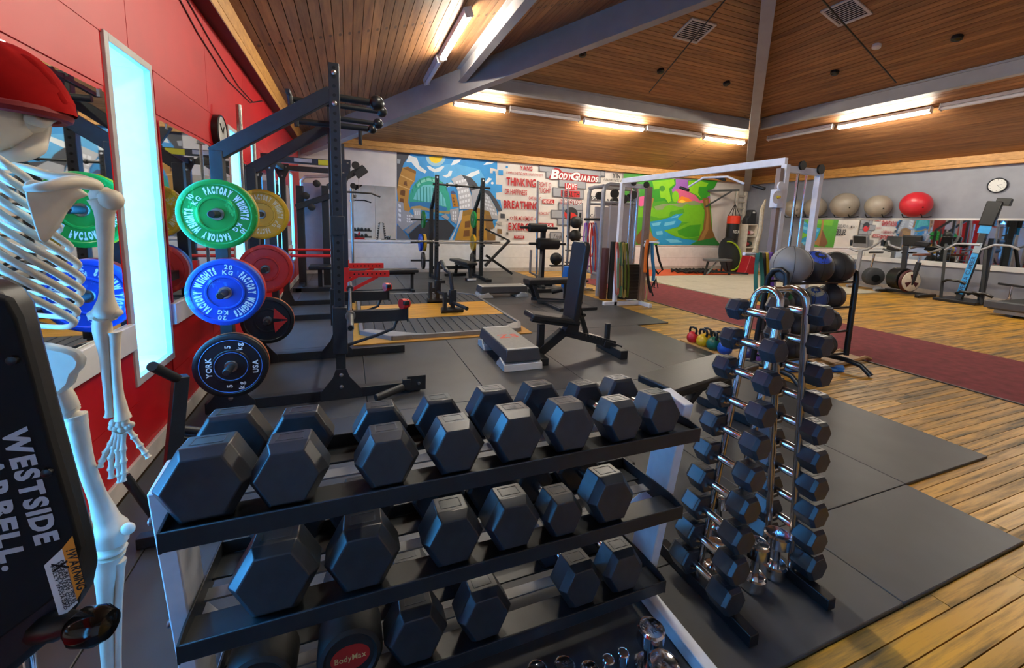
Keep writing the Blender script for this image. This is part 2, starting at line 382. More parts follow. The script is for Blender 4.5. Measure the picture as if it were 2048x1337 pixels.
# ---- beams
def roofL(d): return EA + .32*d
def hip(i, C, n):
    A = C + Z*0; a = V((A.x, A.y, 2.93)); P = V((AP.x, AP.y, AP.z-.50)); dirh = V((P.x-A.x, P.y-A.y, 0)).normalized(); s = V((-dirh.y, dirh.x, 0))*.105
    e = a + (P-a)*.02; e2 = V((e.x, e.y, e.z+.56)); P2 = P + Z*.5
    o = obj('hip_beam', MB().prism([e-s, P-s, P2-s, e2-s], s*2), GRB, None, .006)
    tag(o, ['deep grey hip beam rising from the corner of red and white walls', 'grey hip beam rising from the corner by the wall ladder', 'grey hip beam over the right wall near end', 'grey hip beam over the camera'][i], 'beam', 'grey roof beams')
hip(0, cnr[1], 0); hip(1, cnr[2], 1); hip(2, cnr[3], 2); hip(3, cnr[0], 3)
t = .465
rc = [c + (AP-c)*t for c in cnr]
for i, lb in ((0, 'grey ring beam across the red wall roof slope'), (1, 'grey ring beam across the mural wall roof slope'), (2, 'grey ring beam across the grey wall roof slope'), (3, 'grey ring beam across the slope behind the camera')):
    A, B = rc[i], rc[(i+1) % 4]; d = (B-A).normalized(); s = d.cross(Z).normalized()
    mid = V((AP.x, AP.y, 0)); 
    if (mid-A).dot(s) < 0: s = -s
    A2, B2 = A + d*.22, B - d*.22; dn = -Z*.27
    th = thing('ring_beam', lb, 'beam', (A2+B2)/2 + dn, group='grey roof beams')
    obj('web', MB().prism([A2-s*.03+dn, B2-s*.03+dn, B2-s*.03, A2-s*.03], s*.06), GRB, th, .003, world=True)
    obj('bottom_flange', MB().prism([A2-s*.07+dn, B2-s*.07+dn, B2-s*.07+dn*1.07, A2-s*.07+dn*1.07], s*.14), GRB, th, .003, world=True)
    obj('top_flange', MB().prism([A2-s*.10-Z*.05, B2-s*.10-Z*.05, B2-s*.10-Z*.03, A2-s*.10-Z*.03], s*.16), GRB, th, .003, world=True)
# ---- fluorescent battens. plane of each slope: point at distance d from the eave
TUBE = M('lit_tube', (1, .93, .78), .4, var=0, emit=LAMP); OFFT = M('unlit_tube', 'd8d4d4', .35, var=.03); BODY = M('batten_body', 'b9b0ae', .5)
def onslope(i, px, py):
    A, B = cnr[i], cnr[(i+1) % 4]; n = (B-A).cross(AP-A); r = ray(px, py); return CP + r*((A-CP).dot(n)/r.dot(n))
def batten(i, p, q, lit, label):
    A, B = cnr[i], cnr[(i+1) % 4]; n = (B-A).cross(AP-A).normalized()
    if n.z > 0: n = -n
    d = (B-A).normalized(); m = (p+q)/2; L = abs((q-p).dot(d)); p, q = m-d*L/2, m+d*L/2
    th = thing('fluorescent_batten', label, 'ceiling light', m, group='fluorescent battens on the roof slopes')
    obj('housing', MB().bar(p+n*.042, q+n*.042, .105, .07, n), BODY, th, .006, world=True)
    obj('diffuser', MB().tube([p+n*.098, p+d*.03+n*.105, q-d*.03+n*.105, q+n*.098], [.03, .036, .036, .03], 10), TUBE if lit else OFFT, th, world=True)
    for e0_, e1_ in ((p-d*.012, p), (q, q+d*.012)): obj('end_cap', MB().bar(e0_+n*.07, e1_+n*.07, .11, .13, n), WHT, th, world=True)
dB = .338                          # share of the slope where the battens run
def row(i, s0, s1): # positions along the eave at the batten line
    A, B = cnr[i], cnr[(i+1) % 4]; a = A+(AP-A)*dB; b = B+(AP-B)*dB; d = (B-A).normalized()
    return a, b, d
def byx(i, px0, py0, px1, py1, lit, lab):
    p, q = onslope(i, px0, py0), onslope(i, px1, py1); batten(i, p, q, lit, lab)
byx(1, 908, 200, 1009, 214, 1, 'glowing strip light on the mural slope beside the deep hip beam')
byx(1, 1020, 213, 1157, 233, 0, 'unlit strip light on the mural slope above the bridge painting')
byx(1, 1167, 238, 1286, 252, 1, 'glowing strip light on the mural slope above the red lettering')
byx(1, 1293, 252, 1400, 267, 0, 'unlit strip light on the mural slope above the forest painting')
byx(1, 1407, 270, 1486, 281, 1, 'glowing strip light on the mural slope nearest the right corner')
byx(2, 1537, 272, 1668, 249, 0, 'unlit strip light on the grey wall slope beside the corner beam')
byx(2, 1680, 248, 1864, 213, 1, 'glowing strip light on the grey wall slope')
byx(2, 1884, 208, 2090, 170, 0, 'unlit strip light on the grey wall slope past the glowing one')
byx(0, 938, 12, 880, 104, 1, 'glowing strip light on the red wall slope')
byx(0, 877, 108, 851, 156, 0, 'unlit strip light on the red wall slope against the hip beam')
for k, (yy, lit) in enumerate(((4.1, 0), (2.4, 1))):
    A = cnr[0]; dz = dB; p = V((XL+(AP.x-XL)*.36, yy, 0)); p.z = EA+(AP.z-EA)*.36
    batten(0, p-Yv*.9, p+Yv*.9, lit, ['unlit strip light above the near power rack', 'lit strip light above the dumbbell rack'][k])
for k, yy in enumerate((2.6,)):
    p = V((XR+(AP.x-XR)*.338, yy, 0)); p.z = EA+(AP.z-EA)*.338
    batten(2, p-Yv*.9, p+Yv*.9, 1, ['lit strip light over the carpet runner', 'lit strip light over the near timber floor'][k])
# ---- roof fittings
def sl_n(i):
    A, B = cnr[i], cnr[(i+1) % 4]; n = (B-A).cross(AP-A).normalized(); return (-n if n.z > 0 else n), (B-A).normalized()
def vent(i, pts, lab):
    n, d = sl_n(i); P = [onslope(i, *p) for p in pts]; c = sum(P, V())/4; u = n.cross(d).normalized()
    w_ = max(abs((p-c).dot(d)) for p in P)*.86; h_ = max(abs((p-c).dot(u)) for p in P)*.86
    th = thing('ceiling_vent', lab, 'vent', c, group='ceiling vents')
    obj('backing', MB().obox(c+n*.004, d*w_, u*h_, n*.003), M('vent_dark', '15120f', .8), th, world=True)
    fr = MB()
    for s in (-1, 1): fr.obox(c+u*h_*s+n*.012, d*(w_+.02), u*.02, n*.012); fr.obox(c+d*w_*s+n*.012, d*.02, u*h_, n*.012)
    obj('frame', fr, M('vent_cream', 'c9c0b4', .5), th, world=True)
    for k in range(11):
        obj('slat', MB().obox(c+u*h_*(-1+2*(k+.5)/11)+n*.012, d*w_*.97, u*h_*.042+n*.006, n*.002-u*.004), M('vent_cream', 'c9c0b4', .5), th, world=True)
vent(1, ((1383, 34), (1428, 45), (1395, 86), (1350, 77)), 'square louvred vent on the mural slope')
vent(2, ((1642, 19), (1715, -6), (1738, 27), (1677, 51)), 'larger louvred vent on the grey wall slope')
def spot(i, px, py, lab, r=.075, mat=None, name='ceiling_speaker', cat='spotlight'):
    n, d = sl_n(i); c = onslope(i, px, py)
    th = thing(name, lab, cat, c, group='fittings on the upper roof slopes')
    obj('rim', MB().lathe(c, n, [(-.01, r), (.05, r), (.062, r*.8)], 14), mat or BLK2, th, world=True)
    obj('lens', MB().lathe(c+n*.063, n, [(0, r*.7), (.004, r*.6)], 14), mat or M('dark_lens', '050506', .2), th, world=True)
for i, x, y, l in ((1, 1321, 140, 'small black spotlight on the mural slope left of the corner beam'), (1, 1453, 165, 'small black spotlight on the mural slope next to the corner beam'), (1, 1165, 106, 'small black spotlight just below the deep hip beam'), (2, 1670, 143, 'small black spotlight on the grey wall slope near the corner beam'), (2, 1915, 73, 'small black spotlight on the grey wall slope far right')): spot(i, x, y, l)
spot(2, 1754, 90, 'round white smoke detector on the grey wall slope', .07, M('detector_white', 'd8d0c8', .5), 'smoke_detector', 'smoke alarm')
for (a, b, i, lab) in (((1297, 172), (1450, 0), 1, 'thin dark tie rod below the mural slope'), ((1797, 150), (1640, -6), 2, 'thin dark tie rod below the grey wall slope')):
    n, d = sl_n(i); p, q = onslope(i, *a)+n*.15, FZ(b[0], b[1], 4.95)
    q = p + (q-p)*1.12
    single('tie_rod', MB().cyl(p, q, .012, n=8), BLK2, lab, 'rod', 'roof tie rods')
# ================================================================ FLOOR COVERINGS
MAT_ = M('rubber_floor_mat', '3f4042', .45, var=.16, scale=3.2, bump=.06, rnd=.12)
def mat_tile(x0, x1, y0, y1, lab):
    c = V(((x0+x1)/2, (y0+y1)/2, FW)); mb = MB().b6(x0+.002-c.x, x1-.002-c.x, y0+.002-c.y, y1-.002-c.y, 0, -FW)
    o = obj('rubber_floor_tile', mb, MAT_, None, .004); o.location = c; tag(o, lab, 'floor mat', 'black rubber floor tiles')
cols = [(XL+.03, -.88), (-.88, .11), (.11, 1.11), (1.11, 2.1), (2.1, 3.13), (3.13, 4.11)]
words = ['along the red skirting', 'under the plate side of the power racks', 'below the open side of the racks', 'under the grey step', 'in line with the black adjustable bench', 'along the timber floor edge']
rows = [(.815, 1.285), (1.285, 3.2), (3.2, 5.1), (5.1, 7.0), (7.0, 8.9), (8.9, 10.6), (10.6, YB-.04)]
rw = ['front row', 'dumbbell rack row', 'step row', 'lifting platform row', 'far step row', 'row before the back wall', 'row at the back wall']
for j, (y0, y1) in enumerate(rows):
    for i, (x0, x1) in enumerate(cols):
        if j == 0 and i == 5: continue
        if j == 0 and i < 5: y0_ = .8 if i >= 3 else YF+.1
        else: y0_ = y0
        x1_ = 4.72 if (i == 5 and j >= 3) else x1
        mat_tile(x0, x1_, y0_, y1, 'black rubber floor tile %s, %s' % (words[i], rw[j]))
CARP = M('maroon_carpet', '7c3138', .95, var=.22, scale=9, bump=.15)
single('carpet_runner', MB().b6(5.78, 7.78, YF+.05, 10.1, FW, FW+.008), CARP, 'long maroon carpet runner across the timber floor', 'carpet')
single('carpet_edge_strip', MB().b6(5.75, 5.778, YF+.05, 10.1, FW, FW+.011), M('edge_strip', '4a4038', .5), 'thin metal edge strip along the near side of the carpet runner', 'edge strip')
TAT = M('grey_training_mat', 'b9b4a4', .6, var=.08); TAO = M('orange_training_mat', 'd8551e', .6, var=.08)
for i in range(4):
    for j in range(3):
        single('training_mat', MB().b6(7.84+i*1.3, 9.13+i*1.3, 6.5+j*1.25, 7.74+j*1.25, FW, FW+.02), TAT, 'grey training mat square, %s row and %s column from the runner' % (['front', 'middle', 'rear'][j], ['first', 'second', 'third', 'fourth'][i]), 'training mat', 'grey training mats')
for i in range(4):
    single('training_mat', MB().b6(7.84+i*1.3, 9.13+i*1.3, 10.26, 11.8, FW, FW+.02), TAO, 'orange training mat by the back wall, %s from the runner' % ['first', 'second', 'third', 'fourth'][i], 'training mat', 'orange training mats')
# ================================================================ MURALS (flat paint on the back wall)
LAY = [0.]
def paint(th, pts, col, conv, name='painted_shape', keep=False, lab=None):
    if not keep: LAY[0] += .00025
    Y = YB - .0015 - LAY[0]
    mb = MB().poly([FY(*conv(*p), Y) for p in pts])
    m = M('mural_' + col, col, .6, var=.05, scale=6)
    return obj(name, mb, m, th, world=True, label=lab)
c1 = lambda x, y: (780+x/5.57, 280+y/5.57)
c2 = lambda x, y: (980+x/6.078, 300+y/6.078)
c3 = lambda x, y: (1240+x/5.571, 320+y/5.571)
def circ(cx, cy, r, a0=0, a1=360, n=28, ry=None): return [(cx+r*math.cos(math.radians(a0+(a1-a0)*i/n)), cy+(ry or r)*math.sin(math.radians(a0+(a1-a0)*i/n))) for i in range(n+1 if a1-a0 < 360 else n)]
cm = thing('city_mural', 'mural of a curved city street with a green arched bridge and sun', 'mural', (3.0, YB, .9))
P = lambda pts, col, **k: paint(cm, pts, col, c1, **k)
P([(75, 130), (1195, 240), (1195, 330), (1115, 310), (1115, 370), (1180, 374), (1180, 495), (1250, 502), (1250, 580), (1180, 590), (1185, 660), (1230, 670), (1250, 790), (1205, 800), (1200, 890), (1165, 985), (1115, 990), (1120, 1040), (1175, 1050), (1175, 1120), (75, 1112)], '3b98dc', name='painted_sky')
P([(480, 300), (700, 260), (1000, 330), (1100, 500), (1000, 540), (700, 520), (500, 440)], '5fb2e8')
P([(75, 130), (232, 148), (150, 270), (110, 420), (88, 520), (75, 560)], '4b4d55')
P([(80, 210), (120, 220), (108, 265), (80, 262)], 'a9acb2')
P(circ(510, 185, 110, 0, 180), '9cc9e0'); P(circ(510, 183, 76, 0, 180), 'f2cf1c', name='painted_sun')
for pts in ([(180, 250), (210, 170), (300, 200), (330, 290), (410, 350), (390, 372), (320, 340), (270, 290), (240, 250)], [(410, 292), (440, 290), (500, 325), (590, 290), (606, 300), (560, 350), (500, 362), (440, 335)], [(675, 285), (710, 225), (800, 210), (770, 250), (720, 275)], [(585, 400), (640, 385), (660, 345), (695, 345), (680, 400), (630, 422)], [(830, 410), (900, 365), (990, 335), (1000, 370), (940, 400), (890, 425)], [(1040, 280), (1080, 245), (1170, 245), (1130, 270)], [(1050, 480), (1100, 420), (1140, 435), (1080, 490)], [(600, 500), (680, 470), (720, 500), (640, 530)], circ(1140, 482, 15)): P(pts, 'e4ecf2', name='painted_cloud')
P([(232, 750), (208, 640), (255, 520), (330, 435), (425, 403), (530, 425), (620, 510), (662, 620), (676, 740), (664, 790), (560, 775), (400, 740), (260, 745)], '2fa890', name='painted_bridge')
P([(260, 660), (300, 560), (370, 505), (460, 498), (550, 560), (612, 660), (628, 745), (440, 700)], '6fc8d0')
P([(300, 500), (340, 455), (425, 425), (520, 445), (520, 475), (430, 458), (350, 480), (310, 530)], '7fd0c0')
for k in range(9):
    x = 295+k*36; yt = 560-60*math.sin((k+1)/10*PI)+k*6; P([(x, yt), (x+9, yt), (x+14, 690+k*5), (x+3, 690+k*5)], '1f8a86')
for k in range(8):
    a = math.radians(200+k*19); x, y = 440+205*math.cos(a), 640+205*math.sin(a); P([(x-5, y-24), (x+8, y-20), (x+16, y+22), (x+4, y+22)], '1f8a78')
P([(222, 690), (440, 695), (640, 760), (600, 860), (500, 840), (330, 770), (225, 745)], '2878b8', name='painted_river')
P([(235, 745), (330, 732), (450, 770), (560, 790), (672, 795), (660, 825), (540, 815), (400, 785), (240, 775)], 'a89460')
P([(430, 800), (560, 815), (620, 840), (480, 830)], '38a8d8')
P([(140, 308), (200, 298), (292, 350), (276, 460), (238, 505), (214, 560), (202, 700), (230, 770), (212, 808), (150, 780), (90, 690), (78, 560), (100, 430)], 'b5843c', name='painted_tower')
P([(200, 298), (292, 350), (288, 380), (150, 320)], '8a5f28')
for w_ in ([(150, 500), (160, 465), (185, 462), (192, 515)], [(110, 610), (118, 565), (150, 555), (170, 570), (165, 630)], [(105, 690), (112, 650), (150, 655), (155, 705)]): P(w_, '6e4420')
for l_ in ([(115, 385), (270, 460), (268, 470), (112, 396)], [(90, 498), (226, 548), (224, 558), (88, 508)]): P(l_, 'd8b070')
P([(680, 600), (735, 612), (768, 745), (700, 745)], 'b07a28'); P([(676, 575), (705, 565), (738, 600), (680, 603)], '4a5a8a')
for k in range(3): P([(693+k*8, 640+k*36), (712+k*8, 640+k*36), (716+k*8, 662+k*36), (697+k*8, 662+k*36)], '704818')
P([(78, 680), (148, 700), (160, 795), (215, 800), (245, 830), (330, 850), (330, 880), (215, 960), (140, 1010), (78, 930)], '9c9fa6', name='painted_building')
P([(255, 765), (340, 765), (350, 850), (400, 830), (410, 850), (280, 900)], 'b2b5bb', name='painted_building')
for k in range(4): P([(92, 715+k*52), (120, 722+k*52), (124, 755+k*52), (98, 748+k*52)], 'dfe3e8')
for r_ in range(3):
    for k in range(3): P([(185+k*24, 835+r_*32+k*2), (202+k*24, 838+r_*32+k*2), (206+k*24, 858+r_*32), (190+k*24, 856+r_*32)], 'dfe3e8')
for k in range(3): P([(275+k*20, 790), (288+k*20, 790), (292+k*20, 838), (280+k*20, 838)], 'dfe3e8')
P([(205, 1055), (320, 950), (470, 885), (640, 895), (722, 980), (650, 1117), (232, 1114)], '33363e', name='painted_road')
P([(78, 945), (140, 1005), (225, 1113), (76, 1112)], '6a6d75'); P([(160, 1010), (330, 880), (470, 870), (320, 945), (200, 1050)], '85888f')
P([(570, 850), (620, 825), (660, 870), (640, 895)], 'a4a7ad'); P([(665, 780), (765, 755), (770, 820), (740, 940), (680, 900)], 'a4a7ad')
for r_ in range(3):
    for k in range(2): P([(695+k*28, 800+r_*34), (712+k*28, 796+r_*34), (714+k*28, 822+r_*34), (698+k*28, 826+r_*34)], 'e0e3e8')
P([(680, 435), (792, 385), (862, 475), (912, 640), (922, 772), (778, 775), (752, 560)], 'bfc1c7', name='painted_building')
P([(795, 386), (900, 418), (962, 482), (1000, 560), (1000, 640), (925, 640), (862, 475)], '484a52')
for r_ in range(6):
    for k in range(4):
        x = 735+k*30+r_*13-(r_ > 3)*14*(r_-3); y = 455+r_*56-k*8; P([(x, y+8), (x+22, y), (x+26, y+30), (x+5, y+36)], 'e6e9ee')
P([(905, 565), (1000, 540), (1105, 625), (1180, 760), (1210, 888), (1150, 885), (1040, 800), (925, 770)], 'a9acb3', name='painted_building')
P([(1000, 540), (1110, 568), (1200, 690), (1250, 790), (1205, 800), (1120, 640)], '45474f')
for r_ in range(5):
    for k in range(3):
        x = 1000+k*34+r_*24; y = 610+r_*46+k*10; P([(x, y), (x+22, y+4), (x+30, y+30), (x+8, y+27)], 'd0d4da')
P([(662, 1117), (742, 980), (778, 790), (812, 783), (800, 880), (732, 1010), (692, 1119)], 'cfd2d8')
P([(720, 1119), (795, 900), (812, 790), (985, 760), (1105, 800), (1165, 985), (1115, 990), (1120, 1040), (1175, 1050), (1175, 1120)], 'b3852f', name='painted_building')
P([(1060, 782), (1110, 800), (1165, 985), (1115, 990), (1120, 1040), (1175, 1050), (1175, 1120), (1085, 1119), (1065, 960)], '876537')
P([(812, 790), (985, 760), (1105, 800), (1120, 840), (985, 815), (815, 850)], '95702c')
for w_ in ([(835, 910), (890, 900), (890, 975), (832, 980)], [(825, 1010), (885, 1005), (885, 1075), (815, 1080)], [(985, 1010), (1040, 1010), (1040, 1075), (985, 1075)], [(1000, 890), (1045, 890), (1045, 960), (1000, 960)]): P(w_, '734a22')
for q, c_ in (((1208, 335, 52), '3b98dc'), ((1145, 345, 30), '3b98dc'), ((1290, 288, 24), '3b98dc'), ((1230, 820, 50), '45474f'), ((1300, 880, 20), '2d3040'), ((1208, 910, 38), 'a9a49c'), ((1178, 910, 20), 'b9b4ac'), ((1195, 990, 52), '8a6a44'), ((1295, 1030, 24), '5a564c'), ((1238, 1080, 32), '6a6456')):
    x, y, s = q; P([(x, y), (x+s, y+s*.1), (x+s, y+s*1.1), (x, y+s)], c_, name='painted_pixel')
# ---- lettering wall
lm = thing('lettering_mural', 'red and black painted words and grey block emblem on white wall', 'mural', (6.5, YB, .9))
Q = lambda pts, col, **k: paint(lm, pts, col, c2, **k)
def rect(x0, y0, x1, y1, sl=.085): return [(x0, y0), (x1, y0+(x1-x0)*sl), (x1, y1+(x1-x0)*sl), (x0, y1)]
def wtext(body, x0, x1, base, cap, col, bold=.02, slant=0., name='painted_word', dl=.0004):
    LAY[0] += dl; Y = YB-.0015-LAY[0]
    a = FY(*c2(x0, base), Y); b = FY(*c2(x1, base+(x1-x0)*.07), Y); h = (FY(*c2((x0+x1)/2, base-cap), Y)-FY(*c2((x0+x1)/2, base), Y)).length
    w_ = b.x-a.x; m = (a+b)/2; mb = MB()
    textfit(mb, body, w_, h, lambda x, y: V((m.x+x+y*slant, Y, a.z+(y if True else 0)+ (b.z-a.z)*0)), bold)
    return obj(name, mb, M('mural_'+col, col, .6, var=.05, scale=6), lm, world=True)
G_ = '9b9da3'
for r_ in ((598, 190, 1400, 262), (680, 262, 1345, 345), (835, 345, 1170, 450), (762, 455, 1140, 568), (1345, 250, 1400, 320)):
    Q(rect(*r_, .09), '5c5e66'); Q(rect(r_[0]+9, r_[1]+6, r_[2]-9, r_[3]-8, .09), G_, name='painted_block')
for r_ in ((832, 640, 1130, 735), (742, 730, 1130, 830), (822, 830, 1130, 915), (728, 1000, 870, 1110)):
    Q(rect(*r_, .02), '5c5e66'); Q(rect(r_[0]+9, r_[1]+8, r_[2]-9, r_[3]-8, .02), G_, name='painted_block')
R_ = 'b5161f'
wtext('YANG', 365, 515, 243, 50, R_, .03); wtext('SYMPATHETIC NERVOUS SYSTEM', 195, 635, 290, 30, R_, .0, .2)
wtext('THINKING', 197, 556, 428, 92, R_, .03); wtext('FIGHT O', 590, 742, 448, 58, R_, .01); wtext('FLIGHT', 590, 740, 518, 58, R_, .01)
wtext('DR.HAPPINESS', 180, 450, 538, 66, R_, .01); wtext('CATABOLIC', 470, 620, 603, 36, R_, .01); wtext('BREATHING', 165, 585, 705, 88, R_, .035)
Q(rect(637, 600, 783, 650, .03), R_); wtext('MENTAL', 652, 768, 645, 34, 'e9e6e0', .02)
wtext('WORKOUT', 580, 715, 788, 34, R_, .01, .3); wtext('<> DR.MOVEMENT <>', 240, 572, 855, 52, R_, .01); wtext('EXERCISE', 222, 570, 972, 80, R_, .04)
Q(rect(590, 888, 772, 942, .03), R_); wtext('PHYSICAL', 602, 760, 932, 34, 'e9e6e0', .02)
Q(rect(292, 1043, 418, 1076, .03), R_); wtext('WARM', 310, 400, 1070, 22, 'e9e6e0', .02); wtext('Live', 770, 860, 1085, 60, '33353a', .0, .3)
Q([(715, 335), (790, 215), (845, 230), (880, 268), (1320, 315), (1310, 395), (1240, 400), (980, 372), (720, 350)], 'a01820')
for b_, x0, x1, base, cap in (('B', 735, 835, 345, 105), ('ODY', 830, 985, 352, 72), ('G', 975, 1080, 362, 88), ('UARDS', 1070, 1308, 372, 60)):
    wtext(b_, x0-4, x1+4, base, cap, '8f1a22', .09, .2); wtext(b_, x0, x1, base, cap, 'eceae6', .045, .2)
Q(rect(910, 405, 1060, 480, .06), 'c0202a'); wtext('LOVE', 922, 1050, 470, 62, 'eceae6', .03)
Q(rect(865, 492, 1092, 568, .05), 'c0202a'); wtext('HEALTH', 875, 1085, 560, 58, '23211f', .03)
wtext('HOMEOSTASIS', 848, 1112, 652, 48, 'a01820', .1); wtext('HOMEOSTASIS', 850, 1110, 652, 46, 'eceae6', .02)
Q(circ(985, 780, 82), '2b2d30'); Q(circ(985, 780, 80, 20, 200)+[(945, 790), (985, 760), (1030, 775)], 'd02a22', name='painted_emblem')
wtext('YIN', 1485, 1582, 338, 55, '26282c', .03); wtext('PARASYMPATHETIC NERVOUS SYSTEM', 1380, 1740, 376, 30, '26282c', .0, .2)
wtext('WATER', 1420, 1700, 690, 90, '26282c', .03); wtext('<> DR.QUIET <>', 1400, 1700, 830, 52, '26282c', .01); wtext('SLEEP', 1420, 1680, 940, 82, '26282c', .04); wtext('CALM', 1220, 1340, 820, 40, '26282c', .02)
Q(rect(1230, 560, 1360, 610, .03), '3a3c42'); wtext('SPIRIT', 1240, 1350, 602, 34, 'e9e6e0', .02)
# ---- forest
fm = thing('forest_mural', 'mural of green trees, winding blue river and pink sunset', 'mural', (12.0, YB, .9))
P = lambda pts, col, **k: paint(fm, pts, col, c3, **k)
P([(40, 150), (160, 155), (600, 212), (1090, 232), (1060, 290), (1000, 345), (1010, 500), (1030, 780), (1060, 880), (1130, 956), (40, 946)], '4fa024', name='painted_meadow')
P([(40, 150), (200, 155), (330, 300), (300, 440), (130, 460), (40, 400)], '3a8f28'); P([(180, 420), (290, 400), (300, 500), (230, 520), (180, 490)], 'e0609a')
P([(540, 210), (790, 222), (800, 330), (900, 450), (1003, 400), (1003, 480), (640, 480), (590, 380)], '9a62b4', name='painted_sky')
P([(610, 330), (780, 320), (880, 440), (1003, 430), (1003, 480), (650, 478)], 'd25f86'); P([(640, 440), (690, 405), (760, 425), (820, 470), (650, 480)], 'ee8a2a'); P([(655, 465), (690, 442), (735, 465), (700, 482)], 'f6d040')
P([(380, 520), (480, 490), (620, 490), (720, 475), (830, 455), (915, 492), (800, 540), (400, 560)], '86986a')
for pts in ([(320, 620), (345, 520), (410, 560), (470, 560), (500, 520), (560, 500), (720, 540), (560, 580), (540, 640), (440, 650)], [(700, 520), (745, 490), (800, 510), (900, 500), (940, 560), (930, 680), (800, 700), (700, 690), (600, 680), (650, 620), (720, 590)], [(130, 560), (210, 520), (300, 560), (300, 640), (140, 640)], [(480, 790), (640, 760), (760, 700), (920, 680), (930, 780), (880, 860), (720, 880), (600, 840)]): P(pts, '6fb81c', name='painted_bush')
P([(640, 790), (780, 730), (900, 720), (880, 850), (760, 870), (650, 830)], '3f9a1c')
P([(330, 690), (450, 672), (560, 640), (620, 605), (705, 600), (640, 655), (690, 690), (650, 745), (490, 790), (600, 850), (700, 880), (860, 902), (780, 948), (430, 946), (365, 850)], '2596cc', name='painted_river')
for pts in ([(350, 710), (460, 690), (440, 730), (370, 740)], [(500, 700), (620, 680), (600, 720), (490, 740)], [(400, 800), (470, 790), (480, 830), (410, 840)], [(500, 880), (640, 890), (700, 920), (560, 925)], [(560, 650), (660, 610), (640, 640)]): P(pts, '6cc4e4')
P([(150, 150), (240, 160), (620, 214), (622, 280), (565, 340), (585, 440), (545, 485), (500, 455), (390, 470), (330, 410), (310, 260)], '2f9420', name='painted_canopy')
P([(360, 240), (600, 216), (610, 270), (545, 320), (572, 455), (540, 480), (505, 430), (450, 420), (440, 320), (380, 330)], '86c81e', name='painted_canopy'); P(circ(470, 320, 32), '3f8a20')
P(circ(618, 410, 38, n=16, ry=64), '7cc420', name='painted_canopy')
P([(755, 228), (1090, 234), (1052, 310), (990, 350), (965, 430), (890, 455), (840, 395), (772, 360)], '2f9420', name='painted_canopy')
P([(765, 236), (880, 232), (985, 260), (960, 300), (880, 300), (870, 370), (905, 430), (850, 390), (765, 350)], '86c81e', name='painted_canopy')
P([(918, 432), (985, 418), (1000, 560), (1022, 760), (1062, 870), (1100, 930), (860, 905), (925, 770), (948, 600)], '86602f', name='painted_trunk'); P([(950, 450), (975, 440), (985, 620), (985, 780), (930, 890), (880, 900), (950, 760), (968, 600)], 'a87c44')
P([(325, 420), (378, 430), (335, 600), (322, 760), (372, 860), (432, 892), (288, 935), (288, 700)], 'a87a3c', name='painted_trunk'); P([(160, 880), (300, 700), (300, 930), (200, 940)], '7a5028')
P([(780, 948), (880, 903), (1050, 866), (1085, 910), (1130, 956)], '2f8038', name='painted_bush')
# ================================================================ DUMBBELLS
def part(th, name, mb, mat, bev=0., label=None, sub=0, sharp=40): return obj(name, mb, mat, th, bev, label, world=True, sub=sub, sharp=sharp)
def hexhead(y0, y1, R, ch=.012, tw=0.):
    sg = 1 if y1 > y0 else -1
    mb = MB(); rings = [(y0, R*.88), (y0+sg*.008, R), (y1-sg*(.025 if ch < .5 else .014), R), (y1, R*(.78 if ch < .5 else .83))]
    for t, r in rings:
        for k in range(6): a = PI/3*k + tw; mb.v.append(V((r*math.cos(a), t, r*math.sin(a))))
    for j in range(3):
        for k in range(6): mb.f.append((j*6+k, j*6+(k+1) % 6, (j+1)*6+(k+1) % 6, (j+1)*6+k))
    mb.f += [tuple(range(6)), tuple(range(18, 24))]
    return mb
HEXR = M('hex_rubber', '2a2e33', .32, var=.2, scale=25, bump=.05, rnd=.12)
EMB = M('embossed_grey', '3c4044', .45, var=.1)
def hex_dumbbell(label, group, R, hl, hd, loc, rz=0., hr=.016, grip=None, num=None, handle=None, ch=.012):
    """axis along local y, origin on the supporting plane"""
    th = thing('hex_dumbbell', label, 'dumbbell', loc, rz, group); ap = R*.866
    for s in (-1, 1):
        mb = hexhead(s*hd/2, s*(hd/2+hl), R, ch); mb.v = [p+Z*ap for p in mb.v]
        h = obj('head', mb, HEXR, th, R*.028, sharp=25)
        fr = MB(); y = s*(hd/2+hl*.42); w_, l_ = R*.34, hl*.22
        fr.b6(-w_, w_, y-l_, y-l_+.003, 2*ap, 2*ap+.0008).b6(-w_, w_, y+l_-.003, y+l_, 2*ap, 2*ap+.0008).b6(-w_, -w_+.003, y-l_, y+l_, 2*ap, 2*ap+.0008).b6(w_-.003, w_, y-l_, y+l_, 2*ap, 2*ap+.0008)
        if num: text(fr, num, l_*.9, lambda x, q, y=y: V((x, y-l_*.45+q, 2*ap+.0012)), .02)
        obj('size_mark', fr, EMB, h)
    k = hd/2+.012
    obj('handle', MB().lathe((0, 0, ap), Yv, [(-k, hr*.8), (-k*.8, hr*.8), (-k*.7, hr), (-k*.4, hr*1.02), (0, hr*1.12), (k*.4, hr*1.02), (k*.7, hr), (k*.8, hr*.8), (k, hr*.8)], 14), handle or CHR, th)
    return th
